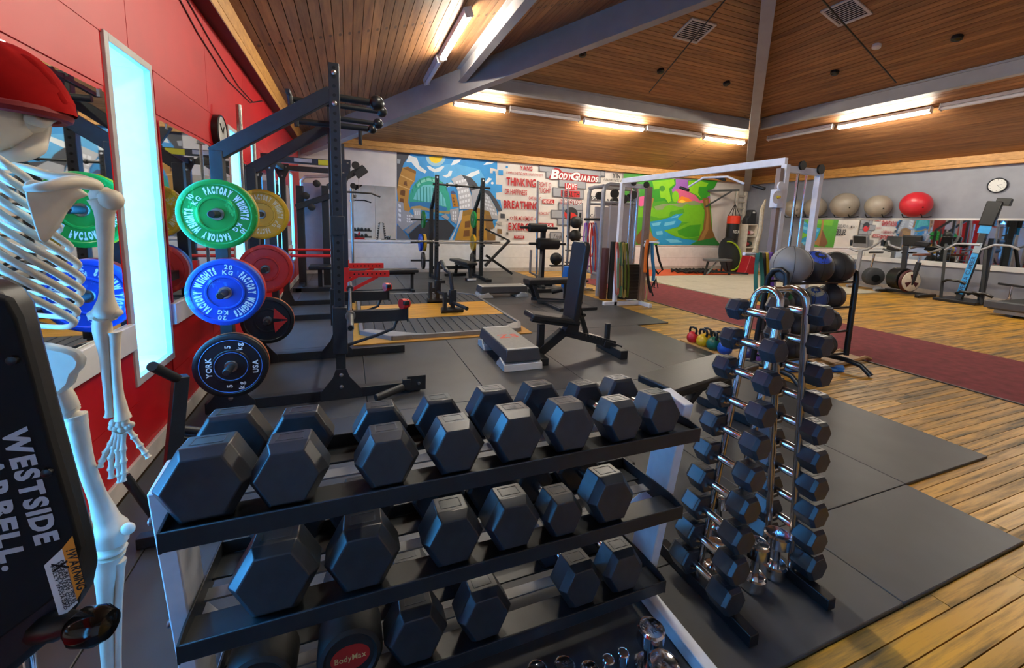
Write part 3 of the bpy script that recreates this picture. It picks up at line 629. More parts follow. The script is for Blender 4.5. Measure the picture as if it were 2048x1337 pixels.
# ---- three tier rack
LT = [(.834, .965), (.525, 1.005), (.19, 1.05)]        # ledge height and front of every tray
RX0, RX1, TD = -.375, 1.065, .345
rk = thing('dumbbell_rack', 'three tier dumbbell rack with white side frames and black trays', 'dumbbell rack', ((RX0+RX1)/2, 1.2, 0))
RWH = M('rack_white_paint', 'd3d6dc', .3, var=.1, scale=14)
for i, (z, y) in enumerate(LT):
    tr = part(rk, 'tray_front_rail', MB().prism([(RX0, y, z-.032), (RX0, y, z+.014), (RX0, y+.006, z+.014), (RX0, y+.006, z), (RX0, y+.105, z-.013), (RX0, y+.105, z-.020), (RX0, y+.008, z-.008), (RX0, y+.008, z-.032)], (RX1-RX0, 0, 0)), BLK, .002)
    part(rk, 'tray_back_rail', MB().prism([(RX0, y+TD, z-.055), (RX0, y+TD, z+.0), (RX0, y+TD-.006, z+.0), (RX0, y+TD-.006, z-.042), (RX0, y+TD-.11, z-.029), (RX0, y+TD-.11, z-.036), (RX0, y+TD-.008, z-.05)], (RX1-RX0, 0, 0)), BLK, .002)
    part(rk, 'tray_middle_strip', MB().b6(RX0, RX1, y+.165, y+.205, z-.036, z-.030), M('tray_grey', '7e8084', .4, .2, var=.15), .001)
    for x in (RX0, RX1):
        part(rk, 'tray_end_plate', MB().prism([(x-.003, y, z-.034), (x-.003, y, z+.014), (x-.003, y+.05, z+.022), (x-.003, y+TD, z+.002), (x-.003, y+TD, z-.056), (x-.003, y+.1, z-.05)], (.006, 0, 0)), BLK, .001)
for s, x in ((-1, RX0-.024), (1, RX1+.024)):
    up = part(rk, 'side_upright', MB().bar((x, 1.22, .03), (x, 1.10, .90), .04, .115, Yv), RWH, .004)
    part(rk, 'side_foot', MB().bar((x, .83, .03), (x, 1.56, .03), .045, .055), RWH, .004)
    part(rk, 'brace', MB().bar((x, 1.5, .05), (x, 1.2, .45), .03, .04), RWH, .003)
    for z in (.80, .49, .155): obj('bolt', MB().lathe((x+s*.02, 1.2-.14*z, z), Xv*s, [(0, .011), (.014, .011), (.018, .007)], 10), STL, up, world=False).matrix_parent_inverse = Matrix.Identity(4)
part(rk, 'back_brace', MB().bar((RX0, 1.45, .12), (RX1, 1.45, .12), .03, .05), RWH, .003)
for c in bpy.data.objects:
    if c.name.startswith('bolt') and c.parent and c.parent.name.startswith('side_upright'):
        c.data.transform(PM[rk.name])
GR1 = 'dumbbells on the three tier rack'
ow = ['first and largest', 'second', 'third', 'fourth', 'fifth', 'sixth', 'seventh', 'last']
top = [(-.305, .095, .105, .12, None), (-.139, .086, .10, .12, None), (.077, .079, .10, .12, None), (.254, .079, .10, .12, None), (.431, .084, .10, .12, '18'), (.602, .083, .10, .12, '18'), (.783, .074, .095, .12, '16'), (.935, .076, .095, .12, '16')]
for i, (x, R, hl, hd, nm) in enumerate(top):
    hex_dumbbell('black hex dumbbell on the top tier, %s from the white left frame' % ow[i], GR1, R, hl, hd, (x, LT[0][1]+.012+hl+hd/2, LT[0][0]-.018), random.uniform(-.02, .02), .017, num=nm).rotation_euler.x = -.12
mid = [(-.186, .101, .11, .12), (.02, .096, .11, .12), (.262, .09, .11, .12), (.446, .09, .105, .12), (.611, .074, .10, .12), (.795, .09, .105, .12)]
for i, (x, R, hl, hd) in enumerate(mid):
    hex_dumbbell('black hex dumbbell on the middle tier, %s from the left' % ['first', 'second', 'third', 'fourth', 'fifth', 'last'][i], GR1, R, hl, hd, (x, LT[1][1]+.012+hl+hd/2, LT[1][0]-.018), random.uniform(-.02, .02), .017, num=None).rotation_euler.x = -.12
low = [(.166, .094, .11, .12), (.376, .09, .11, .12), (.725, .086, .10, .12), (.905, .086, .10, .12)]
for i, (x, R, hl, hd) in enumerate(low):
    hex_dumbbell('black hex dumbbell on the bottom tier, %s' % ['beside the round badge dumbbell', 'alone left of the empty stretch', 'right of the empty stretch', 'last at the right end'][i], GR1, R, hl, hd, (x, LT[2][1]+.012+hl+hd/2, LT[2][0]-.018), random.uniform(-.02, .02), .017, num=None).rotation_euler.x = -.12
def pro_dumbbell(label, x, badge):
    r = .088; th = thing('round_dumbbell', label, 'dumbbell', (x, LT[2][1]+.19, LT[2][0]-.018), 0, GR1); th.rotation_euler.x = -.12
    for s in (-1, 1):
        h = obj('head', MB().lathe((0, s*.055, r), Yv*s, [(0, r*.9), (.006, r), (.10, r), (.115, r*.93), (.12, r*.8), (.113, r*.72)], 32), RUB, th)
        if s < 0:
            pl = MB(); n = 28; pl.v = [V((.052*math.cos(2*PI*k/n), -.1685, r+.036*math.sin(2*PI*k/n))) for k in range(n)]; pl.f = [tuple(range(n))]
            obj('badge', pl, M('badge_red', 'a5221c', .4), h, label='red oval badge')
            tx = MB(); textfit(tx, 'BodyMax', .082, .016, lambda a, b: V((a, -.1692, r-.008+b)), .01); obj('badge_lettering', tx, M('badge_gold', 'd8c080', .4), h)
    obj('handle', MB().lathe((0, 0, r), Yv, [(-.07, .014), (-.03, .016), (0, .018), (.03, .016), (.07, .014)], 14), CHR, th)
pro_dumbbell('round black dumbbell at the left end of the bottom tier', -.245, 1)
pro_dumbbell('round black dumbbell with red oval badge on the bottom tier', -.02, 1)
# ---- chrome dumbbells standing on the floor at the foot of the rack
def chrome_db(label, x, y, r, h, mark=None, group='chrome dumbbells on the floor', brand=None):
    th = thing('chrome_dumbbell', label, 'dumbbell', (x, y, 0), 0, group); hh = h*.29
    for z0, z1 in ((0, hh), (h-hh, h)):
        e = .12*r; m = obj('head', MB().lathe((0, 0, 0), Z, [(z0, r*.86), (z0+e, r), (z1-e, r), (z1, r*.86), (z1-.0015, r*.8)], 28), CHR, th)
    obj('handle', MB().lathe((0, 0, 0), Z, [(hh-.002, r*.42), (h*.38, r*.36), (h*.5, r*.42), (h*.62, r*.36), (h-hh+.002, r*.42)], 16), CHR, th)
    if mark:
        tx = MB(); sz = r*.36; text(tx, mark, sz, lambda a, b: V((a, b-sz*(.5 if not brand else 1.1), h+.0006)), .0)
        if brand: textfit(tx, brand, r*1.25, r*.2, lambda a, b: V((a, b+r*.15, h+.0006)), .0)
        obj('engraving', tx, M('engraved', '5b5d62', .5), th)
    return th
p = FZ(1303, 1255, .19); chrome_db('tall chrome dumbbell beside the rack foot, engraved 5 KG', p.x, p.y, .044, .19, '5 KG', brand='CamTech')
for k, (px, py, hz, r, mk, lb) in enumerate(((1328, 1325, .17, .048, '5', 'wide chrome dumbbell in front of the tall engraved one'), (1247, 1305, .14, .018, None, 'thin chrome dumbbell near the rack foot'), (1217, 1318, .14, .019, '1', 'thin chrome dumbbell left of the other thin one'), (1180, 1338, .1, .03, None, 'chrome dumbbell end third from the thin pair'), (1130, 1330, .11, .033, '2,5', 'chrome dumbbell end with engraved number at the bottom edge'), (1075, 1338, .10, .032, None, 'leftmost chrome dumbbell end at the bottom edge'))):
    p = FZ(px, py, hz); chrome_db(lb, p.x, p.y, r, hz, mk)
# ---- chrome A-frame tower with two columns
tw = thing('dumbbell_tower', 'chrome A-frame dumbbell tower with two hooped columns', 'dumbbell rack', (1.55, 1.1, 0))
TCH = M('worn_chrome', 'b5aea6', .22, 1., var=.15, scale=30)
YN, YFa, ZT = 1.045, 1.155, 1.235
cx0 = lambda side, z: (1.335+(1.485-1.335)*z/ZT) if side == 0 else (1.765+(1.63-1.765)*z/ZT)
for s in (0, 1):
    pts = []
    for z in (.05, .4, .8, ZT-.02): pts.append((cx0(s, z), YFa, z))
    for k in range(1, 8): a = PI*k/8; pts.append((cx0(s, ZT+.055*math.sin(a)), (YN+YFa)/2+.055*math.cos(a), ZT-.01+.055*math.sin(a)))
    for z in (ZT-.02, .8, .4, .05): pts.append((cx0(s, z), YN, z))
    part(tw, 'hoop', MB().tube(pts, .0135, 12), TCH)
    x = cx0(s, 0); part(tw, 'foot', MB().bar((x, .88, .03), (x, 1.36, .03), .045, .05), BLK2, .003)
    for k in range(10):
        z = 1.165-k*.119; xx = cx0(s, z); o = -1 if s == 0 else 1
        for y in (YN, YFa): part(tw, 'peg', MB().tube([(xx, y, z), (xx+o*.035, y, z+.002), (xx+o*.055, y, z+.012)], .0075, 8), TCH)
part(tw, 'top_tie', MB().cyl((cx0(0, ZT), (YN+YFa)/2, ZT+.043), (cx0(1, ZT), (YN+YFa)/2, ZT+.043), .011), TCH)
part(tw, 'low_tie', MB().bar((1.335, 1.3, .03), (1.765, 1.3, .03), .03, .03), BLK2, .002)
lv = ['top', 'second', 'third', 'fourth', 'fifth', 'sixth', 'seventh', 'eighth', 'ninth', 'bottom']
for s in (0, 1):
    for k in range(10):
        z = 1.165-k*.119; R = .045+.0018*k; hl = .060+.0036*k; hd = .112; o = -1 if s == 0 else 1
        x = cx0(s, z)+o*.032; ap = R*.866
        hex_dumbbell('small black hex dumbbell with chrome grip, %s level of the tower, %s column' % (lv[k], 'left' if s == 0 else 'right'), 'dumbbells on the chrome tower', R, hl, hd, (x, (YN+YFa)/2, z+.0225-ap), random.uniform(-.03, .03), .0155, ch=.9)
for px, py, h, r, mk, lb in ((1440, 985, .24, .05, None, 'tall chrome dumbbell standing inside the tower'), (1515, 1085, .21, .05, '3KG', 'chrome dumbbell engraved 3KG between the tower feet'), (1556, 1066, .2, .053, '2KG', 'chrome dumbbell engraved 2KG by the right tower foot'), (1432, 1085, .15, .04, None, 'shorter chrome dumbbell at the left tower foot')):
    p = FZ(px, py, h); chrome_db(lb, p.x, p.y, r, h, mk, 'chrome dumbbells inside the tower')
# ================================================================ SKELETON, CAP AND PADDED MACHINE (left foreground)
BONE = M('bone', 'd8cdb8', .45, var=.12, scale=14, bump=.05)
SY = 1.22
def B(px, py, dy=0.): return FY(px, py, SY+dy)
def bone(pts, rs, n=10):
    """smooth tapered tube through points (Catmull-Rom)"""
    P_ = [V(p) for p in pts]; out = []; rr = []
    for i in range(len(P_)-1):
        a, b, c, d = P_[max(i-1, 0)], P_[i], P_[i+1], P_[min(i+2, len(P_)-1)]
        for k in range(4):
            t = k/4; out.append(.5*((2*b)+(c-a)*t+(2*a-5*b+4*c-d)*t*t+(3*b-a-3*c+d)*t**3)); rr.append(rs[i]+(rs[i+1]-rs[i])*(t*t*(3-2*t)))
    out.append(P_[-1]); rr.append(rs[-1])
    return MB().tube(out, rr, n)
fx = FZ(212, 1337, .35)
sk = thing('skeleton', 'life-size anatomical skeleton standing by the red wall', 'skeleton', (B(120, 900).x, SY, 0))
ap = lambda name, mb, **k: part(sk, name, mb, BONE, sharp=80, **k)
# arm
ap('humerus', bone([B(196, 398), B(206, 398, .01), B(210, 440), B(212, 520), B(213, 585), B(212, 622), B(211, 636)], [.020, .028, .0165, .0125, .013, .024, .018], 12))
ap('humerus_head', MB().sph(B(222, 400), .024, 14, 8)); ap('epicondyle', bone([B(180, 634), B(196, 628), B(212, 632), B(232, 628), B(240, 632)], [.010, .014, .016, .014, .009]))
ap('ulna', bone([B(203, 636, -.01), B(205, 660), B(211, 720), B(215, 780), B(218, 822), B(218, 834)], [.015, .018, .0105, .008, .007, .010]))
ap('radius_bone', bone([B(229, 664), B(230, 678), B(231, 720), B(236, 780), B(242, 818), B(246, 838)], [.014, .011, .009, .0095, .013, .017]))
for px, py, r in ((228, 846, .010), (240, 848, .011), (250, 846, .010), (232, 856, .009), (244, 858, .010), (256, 854, .009), (224, 855, .008), (262, 850, .008)): ap('carpal', MB().sph(B(px, py), r, 10, 6))
for fg in ([(232, 862), (222, 888), (212, 905), (204, 922), (200, 934)], [(236, 864), (228, 895), (222, 915), (222, 938), (223, 956)], [(241, 866), (236, 900), (236, 930), (239, 950), (240, 964)], [(247, 866), (246, 898), (247, 922), (248, 945), (246, 962)], [(258, 860), (268, 874), (280, 892), (290, 906), (297, 915)]):
    for a, b in zip(fg, fg[1:]):
        ap('finger_bone', bone([B(*a), B(a[0]*.7+b[0]*.3, a[1]*.7+b[1]*.3), B(a[0]*.3+b[0]*.7, a[1]*.3+b[1]*.7), B(*b)], [.0085, .0055, .0055, .0078], 8))
# shoulder blade and collar bone
sc = [(45, 365), (60, 358), (95, 368), (150, 372), (175, 390), (150, 400), (130, 425), (112, 458), (86, 488), (76, 480), (66, 452), (50, 400)]
ap('scapula', MB().prism([FY(x, y, SY-.125+.0004*(x-60)) for x, y in sc], (0, .012, 0)), bev=.004)
ap('scapular_spine', bone([B(50, 378, -.13), B(90, 374, -.125), B(140, 364, -.09), B(180, 368, -.05), B(196, 372, -.01)], [.006, .010, .013, .014, .010]))
ap('clavicle', bone([B(-10, 330, .08), B(50, 336, .07), B(100, 352, .05), B(150, 356, .03), B(188, 366, .01)], [.011, .009, .010, .011, .010]))
# ribs curve round the cage from the spine out of frame
SPX = -62
for k in range(10):
    y0 = 318+k*27; xe = [60, 90, 118, 140, 156, 163, 163, 160, 154, 148, 120][k]; sl = .72-.02*k
    pts = [B(SPX, y0-26, -.02), B(-30, y0-18, -.08), B(10, y0+8, -.095), B(xe*.5, y0+xe*.5*sl, -.075), B(xe*.85, y0+xe*.85*sl, -.02), B(xe, y0+xe*sl+4, .05), B(xe*.85, y0+xe*sl+14, .13), B(xe*.3, y0+xe*sl+6, .2), B(-20, y0+xe*sl-20, .22)]
    ap('rib', bone(pts, [.007, .0068, .007, .0075, .0078, .0075, .0065, .006, .006], 8))
ap('spine', bone([B(SPX, 300, -.02), B(SPX, 400, -.04), B(SPX, 520, -.03), B(SPX-4, 640, .0), B(SPX-6, 720, -.02)], [.022, .024, .027, .03, .034], 12))
ap('sternum', bone([B(-40, 370, .2), B(-42, 430, .23), B(-46, 500, .24)], [.018, .02, .012]))
# skull under the cap, jaw
sc_ = B(-30, 235, .0)
ap('skull', MB().sph(sc_, .09, 24, 16, (.85, 1.05, 1.0)))
ap('cheekbone', bone([B(60, 235, -.02), B(82, 246, -.02), B(96, 240, .0), B(104, 232, .03)], [.014, .010, .009, .012]))
ap('jaw', bone([B(88, 240, .03), B(78, 268, .02), B(66, 292, .0), B(48, 306, -.02), B(20, 312, -.03), B(-20, 308, -.02)], [.013, .017, .021, .017, .013, .014], 10))
for k in range(6): ap('tooth', MB().sph(B(8+k*3.2, 262+k*5.5, -.03), .006, 8, 6, (.8, 1, 1.3)))
ap('temporal_bone', MB().sph(B(52, 240, .01), .045, 14, 10, (.7, 1, .8)))
# pelvis and leg
ap('ilium', MB().prism([FY(x, y, SY-.03) for x, y in ((30, 688), (90, 692), (128, 700), (150, 708), (163, 724), (158, 740), (146, 752), (140, 772), (120, 790), (60, 800), (20, 760))], (0, .03, 0)), bev=.008)
ap('hip_joint', bone([B(118, 780), B(128, 800), B(138, 822), B(150, 828)], [.02, .022, .022, .018]))
ap('greater_trochanter', MB().sph(B(154, 846), .024, 14, 8, (.8, 1, 1.2)))
ap('femur', bone([B(150, 830), B(158, 870), B(172, 930), B(192, 985), B(212, 1035), B(222, 1062), B(222, 1084)], [.022, .019, .0165, .017, .024, .036, .034], 14))
ap('patella', MB().sph(B(256, 1058, -.02), .015, 12, 8, (1, .7, 1.05)))
ap('knee_cartilage', MB().sph(B(222, 1100), .033, 14, 8, (1, .9, .35)))
ap('tibia', bone([B(218, 1108), B(214, 1140), B(212, 1200), B(214, 1270), B(218, 1340), B(222, 1420), B(222, 1450)], [.033, .024, .017, .015, .014, .016, .022], 12))
ap('fibula', bone([B(238, 1122), B(240, 1150), B(237, 1220), B(236, 1300), B(236, 1380), B(236, 1450)], [.015, .009, .0075, .007, .0075, .012], 10))
q = B(222, 1460); q.z = max(q.z, .09)
ap('foot_bones', bone([V((q.x, SY+.05, .05)), V((q.x, SY-.0, .06)), V((q.x+.02, SY-.06, .045)), V((q.x+.03, SY-.12, .03)), V((q.x+.035, SY-.17, .02))], [.025, .03, .028, .024, .018]))
ap('ankle', bone([B(226, 1440), V((q.x, SY, .06))], [.02, .028]))
part(sk, 'stand_pole', MB().cyl((B(SPX, 700).x, SY+.03, .03), (B(SPX, 560).x, SY+.03, 1.3), .012), CHR)
part(sk, 'stand_base', MB().lathe((B(SPX, 700).x, SY+.03, 0), Z, [(0, .2), (.02, .2), (.03, .15), (.035, .02)], 24), BLK2)
# red cap
cp = thing('red_hat', 'red cloth cap on the skull of the skeleton', 'hat', B(20, 215))
CAPM = M('red_cloth', '98100f', .95, spec=.1, var=.2, scale=18, bump=.12)
mb = MB(); n = 24; m = 9; ctr = B(-14, 215)
for j in range(m+1):
    a = PI/2*j/m
    for i in range(n):
        t = 2*PI*i/n; r = .104*math.cos(a)*(1+.04*math.sin(3*t)*math.cos(a)); fl_ = max(0, math.cos(t))*.02*(1-j/m)
        mb.v.append(V((ctr.x+(r+fl_)*math.cos(t), ctr.y+r*.9*math.sin(t), ctr.z+.135*math.sin(a)+.012*math.sin(5*t)*math.cos(a)*math.sin(a))))
for j in range(m):
    for i in range(n): mb.f.append((j*n+i, j*n+(i+1) % n, (j+1)*n+(i+1) % n, (j+1)*n+i))
part(cp, 'crown', mb, CAPM, sharp=80)
part(cp, 'brim_flap', MB().prism([FY(x, y, SY-.02) for x, y in ((20, 95), (60, 110), (95, 150), (120, 190), (133, 214), (100, 216), (40, 222), (10, 222))], (0, .06, 0)), CAPM, .015)
part(cp, 'band', MB().tube([(ctr.x+.106*math.cos(t), ctr.y+.096*math.sin(t), ctr.z-.005) for t in [2*PI*k/24 for k in range(24)]], .012, 8, True), M('dark_red_cloth', '7c0d10', .75, var=.1))
# ---- padded machine in the corner of the frame
PY = .64
def W(px, py, dy=0.): return FY(px, py, PY+dy)
wm = thing('padded_machine', 'black padded machine panel with white block lettering and warning label', 'gym machine', (W(40, 900).x, PY, 0))
outl = [(-120, 560), (-40, 552), (30, 556), (62, 572), (82, 600), (96, 660), (130, 800), (170, 950), (198, 1060), (206, 1110), (198, 1150), (176, 1185), (150, 1215), (120, 1240), (60, 1290), (-40, 1360), (-160, 1400)]
part(wm, 'pad', MB().prism([W(x, y, .06) for x, y in outl], (0, -.06, 0)), VIN, .014)
inn = [(-120, 590), (-30, 588), (10, 600), (32, 640), (60, 740), (100, 890), (142, 1030), (160, 1100), (150, 1145), (100, 1205), (40, 1250), (-40, 1310), (-150, 1360)]
fp = part(wm, 'front_plate', MB().prism([W(x, y, -.016) for x, y in inn], (0, .016, 0)), M('matt_black_panel', '17181a', .75, var=.1, spec=.2), .003)
def side_text(body, p0, p1, cap, mat, name, par):
    a, b = W(*p0, -.0172), W(*p1, -.0172); d = (b-a); L = d.length; d.normalize(); up = V((-d.z, 0, d.x)); up = -up if up.x < 0 else up
    mb = MB(); textfit(mb, body, L, cap, lambda x, y: (a+b)/2 + d*x + up*y, .05, .1); mb.v = [PM[wm.name] @ p_ for p_ in mb.v]
    return obj(name, mb, mat, par)
side_text('WESTSIDE', (4, 862), (74, 1092), .020, M('print_grey', 'b9bbbf', .5, var=.05), 'lettering', fp)
side_text('BARBELL.', (-56, 884), (8, 1144), .0195, M('print_grey', 'b9bbbf', .5), 'lettering', fp)
for q4, mt, nm in (([(88, 1132), (124, 1098), (156, 1206), (120, 1240)], M('label_white', 'd9d6d0', .5), 'warning_label'), ([(124, 1098), (145, 1072), (170, 1172), (152, 1204)], M('label_orange', 'e08a1c', .5), 'warning_band')):
    mb = MB().poly([PM[wm.name] @ W(x, y, -.0174) for x, y in q4]); obj(nm, mb, mt, fp)
side_k = M('label_black', '1a1a1a', .5)
def lab(body, p0, p1, cap):
    a, b = W(*p0, -.0178), W(*p1, -.0178); d = (b-a); L = d.length; d.normalize(); up = V((-d.z, 0, d.x)); up = -up if up.x < 0 else up
    mb = MB(); textfit(mb, body, L, cap, lambda x, y: PM[wm.name] @ ((a+b)/2 + d*x + up*y), .03); obj('warning_print', mb, side_k, fp)
lab('!WARNING', (132, 1102), (155, 1182), .009)
for k in range(5): lab(['ENSURE POP PIN IS', 'ENGAGED PRIOR TO USE', 'SEVERE INJURY COULD', 'OCCUR IF PIN IS NOT', 'FULLY ENGAGED'][k], (121-k*5, 1122+k*3), (149-k*5, 1205+k*4), .0028)
lab('X', (103, 1128), (108, 1146), .014)
for px, py in ((27, 720), (96, 944)): part(wm, 'bolt', MB().lathe(W(px, py, -.016), -Yv, [(0, .0055), (.004, .005), (.005, .003)], 12), BLK2)
kn = W(182, 1246, -.03); part(wm, 'pull_pin_stem', MB().tube([W(70, 1262, .02), W(110, 1252, -.01), W(150, 1245, -.025), kn], [.016, .018, .012, .012], 10), BLK2)
part(wm, 'pull_pin_knob', MB().lathe(kn-V((.02, 0, 0)), V((1, -.3, .05)), [(0, .012), (.012, .021), (.034, .022), (.046, .016), (.05, .004)], 18), M('knob_gloss', '0b0c0d', .12))
part(wm, 'upright', MB().b6(W(-130, 900).x-.14, W(-130, 900).x-.06, PY+.0, PY+.06, 0, 1.25), BLK, .004)
part(wm, 'base', MB().b6(W(-130, 900).x-.2, W(-130, 900).x+.06, PY-.2, PY+.2, 0, .05), BLK, .004)
# ---- low black frame with T handle between wall and racks
hf = thing('handle_frame', 'black steel frame with angled grip handle beside the red skirting', 'gym frame', (-.8, 2.35, 0))
HY = 2.2
U = lambda px, py, y=HY: FY(px, py, y)
a, b = U(362, 752), U(318, 960); b = V((a.x-.09, HY-.05, .03))
part(hf, 'post', MB().bar(b, a, .055, .055), BLK, .003)
part(hf, 'grip', MB().cyl(U(358, 760), U(304, 733, 2.02), .02), RUB)
part(hf, 'peg', MB().cyl(U(345, 857), U(430, 866, 2.25), .018), BLK)
part(hf, 'lower_bar', MB().cyl(b+V((0, 0, .03)), FY(250, 953, 2.16), .018), BLK)
part(hf, 'base_rail', MB().bar(V((b.x-.1, HY-.05, .03)), V((b.x+.75, HY+.0, .03)), .05, .05), BLK, .003)
part(hf, 'clamp', MB().bar(U(352, 880), U(395, 884, 2.22), .05, .05), BLK, .003)
# ================================================================ POWER RACKS ALONG THE RED WALL
def plate_mat(name, a, b): return two_tone(name, a, b, (1.6, 1, .7), .56, .60, .38, .04, scale=4.5, bump=.02)
PG, PB, PR, PY_ = plate_mat('plate_green', '0c8a35', '35c765'), plate_mat('plate_blue', '1146b8', '3f86e6'), plate_mat('plate_red', 'b52318', 'd8452e'), plate_mat('plate_yellow', 'c79c10', 'e8c630')
PK = M('plate_black', '15171a', .42, var=.2, scale=20)
def plate(label, c, axis, R, t, mat, words=None, kg=None, group='weight plates on the racks', ring=None, hubr=.026, cat='weight plate', wmat=None):
    """disc centred at the middle of its front face c, front looks along axis"""
    ax = V(axis).normalized(); c = V(c)
    th = thing('weight_plate', label, cat, c - ax*t/2 - Z*R, 0, group)
    n = 48
    b = part(th, 'disc', MB().lathe(c, -ax, [(.006, hubr), (.006, R*.44), (.0, R*.46), (.0, R*.50), (.006, R*.52), (.006, R*.84), (0, R*.87), (0, R*.965), (.006, R), (t-.006, R), (t, R*.965), (t, R*.5), (t, hubr)], n), mat)
    part(th, 'hub_ring', MB().lathe(c, -ax, [(-.002, hubr), (-.002, hubr+.012), (.004, hubr+.016), (t, hubr+.016), (t, hubr)], 24), STL)
    if words:
        d, s, u = frame(ax); s = -s   # s: image right when looking at the face
        s = Z.cross(ax).normalized(); cc = c - ax*.0045; pm_ = wmat or M('plate_print', 'cfe9ef', .5, var=0)
        def put(w_, sz, rr, a0, bd, gp=.08, span=None):
            tx = MB(); arctext(tx, w_, R*sz, R*rr, a0, cc, s, Z, bd, gp, span); part(th, 'lettering', tx, pm_)
        for w_, a0 in words: put(w_.split()[0], .18, .60, a0+.57, .07, .07, 1.02); put(w_.split()[1], .18, .60, a0-.59, .07, .07, 1.06)
        if kg:
            for a0 in kg[1]: put(kg[0], .13, .71, a0, .03); put('KG', .12, .55, a0, .03)
    if ring: part(th, 'rim_band', MB().lathe(c, -ax, [(.012, R*1.0008), (.012, R*1.003), (t-.012, R*1.003), (t-.012, R*1.0008)], n), ring)
    return th
r1 = thing('power_rack', 'black power rack with plate horns nearest the dumbbells', 'power rack', (-.4, 4.1, 0))
YN1, YF1, XF1, XB1 = 3.58, 4.70, -.085, -.86
HOLE = M('hole_dark', '050506', .9, var=0)
def rack_side(th, y, xf, xb, zf, zb, w_=.075, x0=-1.03, x1=.56, out=-1, arm=True):
    part(th, 'base_rail', MB().b6(x0, x1, y-w_/2, y+w_/2, 0, .085), BLK, .004)
    part(th, 'front_post', MB().b6(xf-w_/2, xf+w_/2, y-w_/2, y+w_/2, .085, zf), BLK, .004)
    part(th, 'rear_post', MB().b6(xb-.04, xb+.04, y-.04, y+.04, .085, zb), BLK, .004)
    if arm: part(th, 'sloping_beam', MB().bar((xb-.02, y, zb-.03), (xf-.02, y, zf-.21), .07, .10), BLK, .004)
    for x, s in ((xf, 1), (xb, 1)):
        g = part(th, 'gusset', MB().prism([(x-.16, y+out*.045, .0), (x+.16, y+out*.045, .0), (x+.16, y+out*.045, .07), (x+.065, y+out*.045, .19), (x+.04, y+out*.045, .26), (x-.04, y+out*.045, .26), (x-.065, y+out*.045, .19), (x-.16, y+out*.045, .07)], (0, -out*.008, 0)), BLK, .002)
        for z in (.11, .21): part(th, 'bolt', MB().lathe((x, y+out*.045, z), Yv*out, [(0, .016), (.006, .016), (.012, .008)], 10), STL)
    h = MB()
    z = .45
    while z < zf-.03:
        h.cyl((xf, y+out*w_/2, z), (xf, y+out*(w_/2+.0012), z), .0125, n=10); z += .065
    obj('post_holes', h, HOLE, th, world=True, kind='stuff')
rack_side(r1, YN1, XF1, XB1, 2.63, 1.93); rack_side(r1, YF1, XF1-.06, XB1, 2.60, 1.93)
for z, x in ((.95, XB1), (.3, XB1), (2.44, XF1-.02)): part(r1, 'crossmember', MB().bar((x, YN1+.04, z), (x, YF1-.04, z), .06, .075), BLK, .003)
for z in (2.34, 2.56): part(r1, 'bolt', MB().lathe((XF1, YN1-.0375, z), -Yv, [(0, .018), (.006, .018), (.012, .008)], 10), STL)
# globe and bar grips on the top crossmember
for k, (ya, yb, zz, rb) in enumerate(((3.72, 3.70, 2.43, .06), (3.95, 3.97, 2.43, .046), (4.2, 4.18, 2.37, .046), (4.4, 4.36, 2.35, .042))):
    a = V((XF1-.34 if k % 2 else XF1+.03, ya, zz)); b = V((XF1+[.27, .33, .31, .27][k], yb, zz-.01))
    part(r1, 'grip_bar', MB().cyl(a, b, .027 if k in (0, 3) else .021), RUB); part(r1, 'grip_ball', MB().sph(b+V((.04, 0, 0)), rb, 18, 12), BLK2)
for yy in (3.78, 4.06): part(r1, 'grip_handle', MB().cyl((XF1-.33, yy, 2.44), (XF1-.31, yy, 2.24), .019), RUB)
part(r1, 'grip_drop', MB().cyl((XF1+.2, 4.37, 2.35), (XF1+.2, 4.37, 2.19), .018), RUB)
part(r1, 'grip_rail', MB().bar((XF1-.33, 3.70, 2.43), (XF1-.33, 4.5, 2.40), .03, .03), BLK, .003)
# collar clamps and spotter arms
def spotter(th, y, x, z, L, mat=BLK, hold=.5):
    part(th, 'spotter_sleeve', MB().b6(x-.055, x+.055, y-.052, y+.052, z-.30, z+.09), mat, .005)
    part(th, 'spotter_arm', MB().b6(x+.05, x+L, y-.03, y+.03, z-.05, z+.05), mat, .004)
    part(th, 'spotter_end', MB().b6(x+L, x+L+.012, y-.034, y+.034, z-.06, z+.075), mat, .003)
    part(th, 'spotter_brace', MB().tube([(x+.05, y, z-.24), (x+L*.55, y, z-.17), (x+L*.8, y, z-.12), (x+L*.86, y, z-.04)], .013, 8), mat)
za = FY(740, 632, YN1).z; zb = FY(730, 592, YF1).z
spotter(r1, YN1, XF1, za, .53); spotter(r1, YF1, XF1-.06, zb, .53)
part(r1, 'guide_block', MB().b6(XF1-.05, XF1+.05, YN1-.05, YN1+.05, FY(676, 455, YN1).z-.06, FY(676, 440, YN1).z+.03), BLK, .004)
# landmine tube on the foot of the rack
lm_ = thing('landmine_attachment', 'black landmine pivot tube on the end of the near rack foot', 'landmine', (.5, 3.52, 0))
part(lm_, 'tube', MB().cyl(FZ(752, 797, .05), FZ(805, 775, .07), .032, n=16), BLK); part(lm_, 'tube_bore', MB().cyl(FZ(752, 797, .05)+V((-.003, -.003, 0)), FZ(752, 797, .05)+V((.004, 0, 0)), .024, n=14), HOLE)
part(lm_, 'bracket', MB().b6(.44, .60, 3.505, 3.535, .02, .15), BLK, .003); part(lm_, 'pivot', MB().b6(.40, .47, 3.49, 3.53, .04, .13), BLK, .004)
for x, z in ((.46, .11), (.54, .08)): part(lm_, 'bolt', MB().lathe((x, 3.505, z), -Yv, [(0, .015), (.012, .01)], 10), STL)
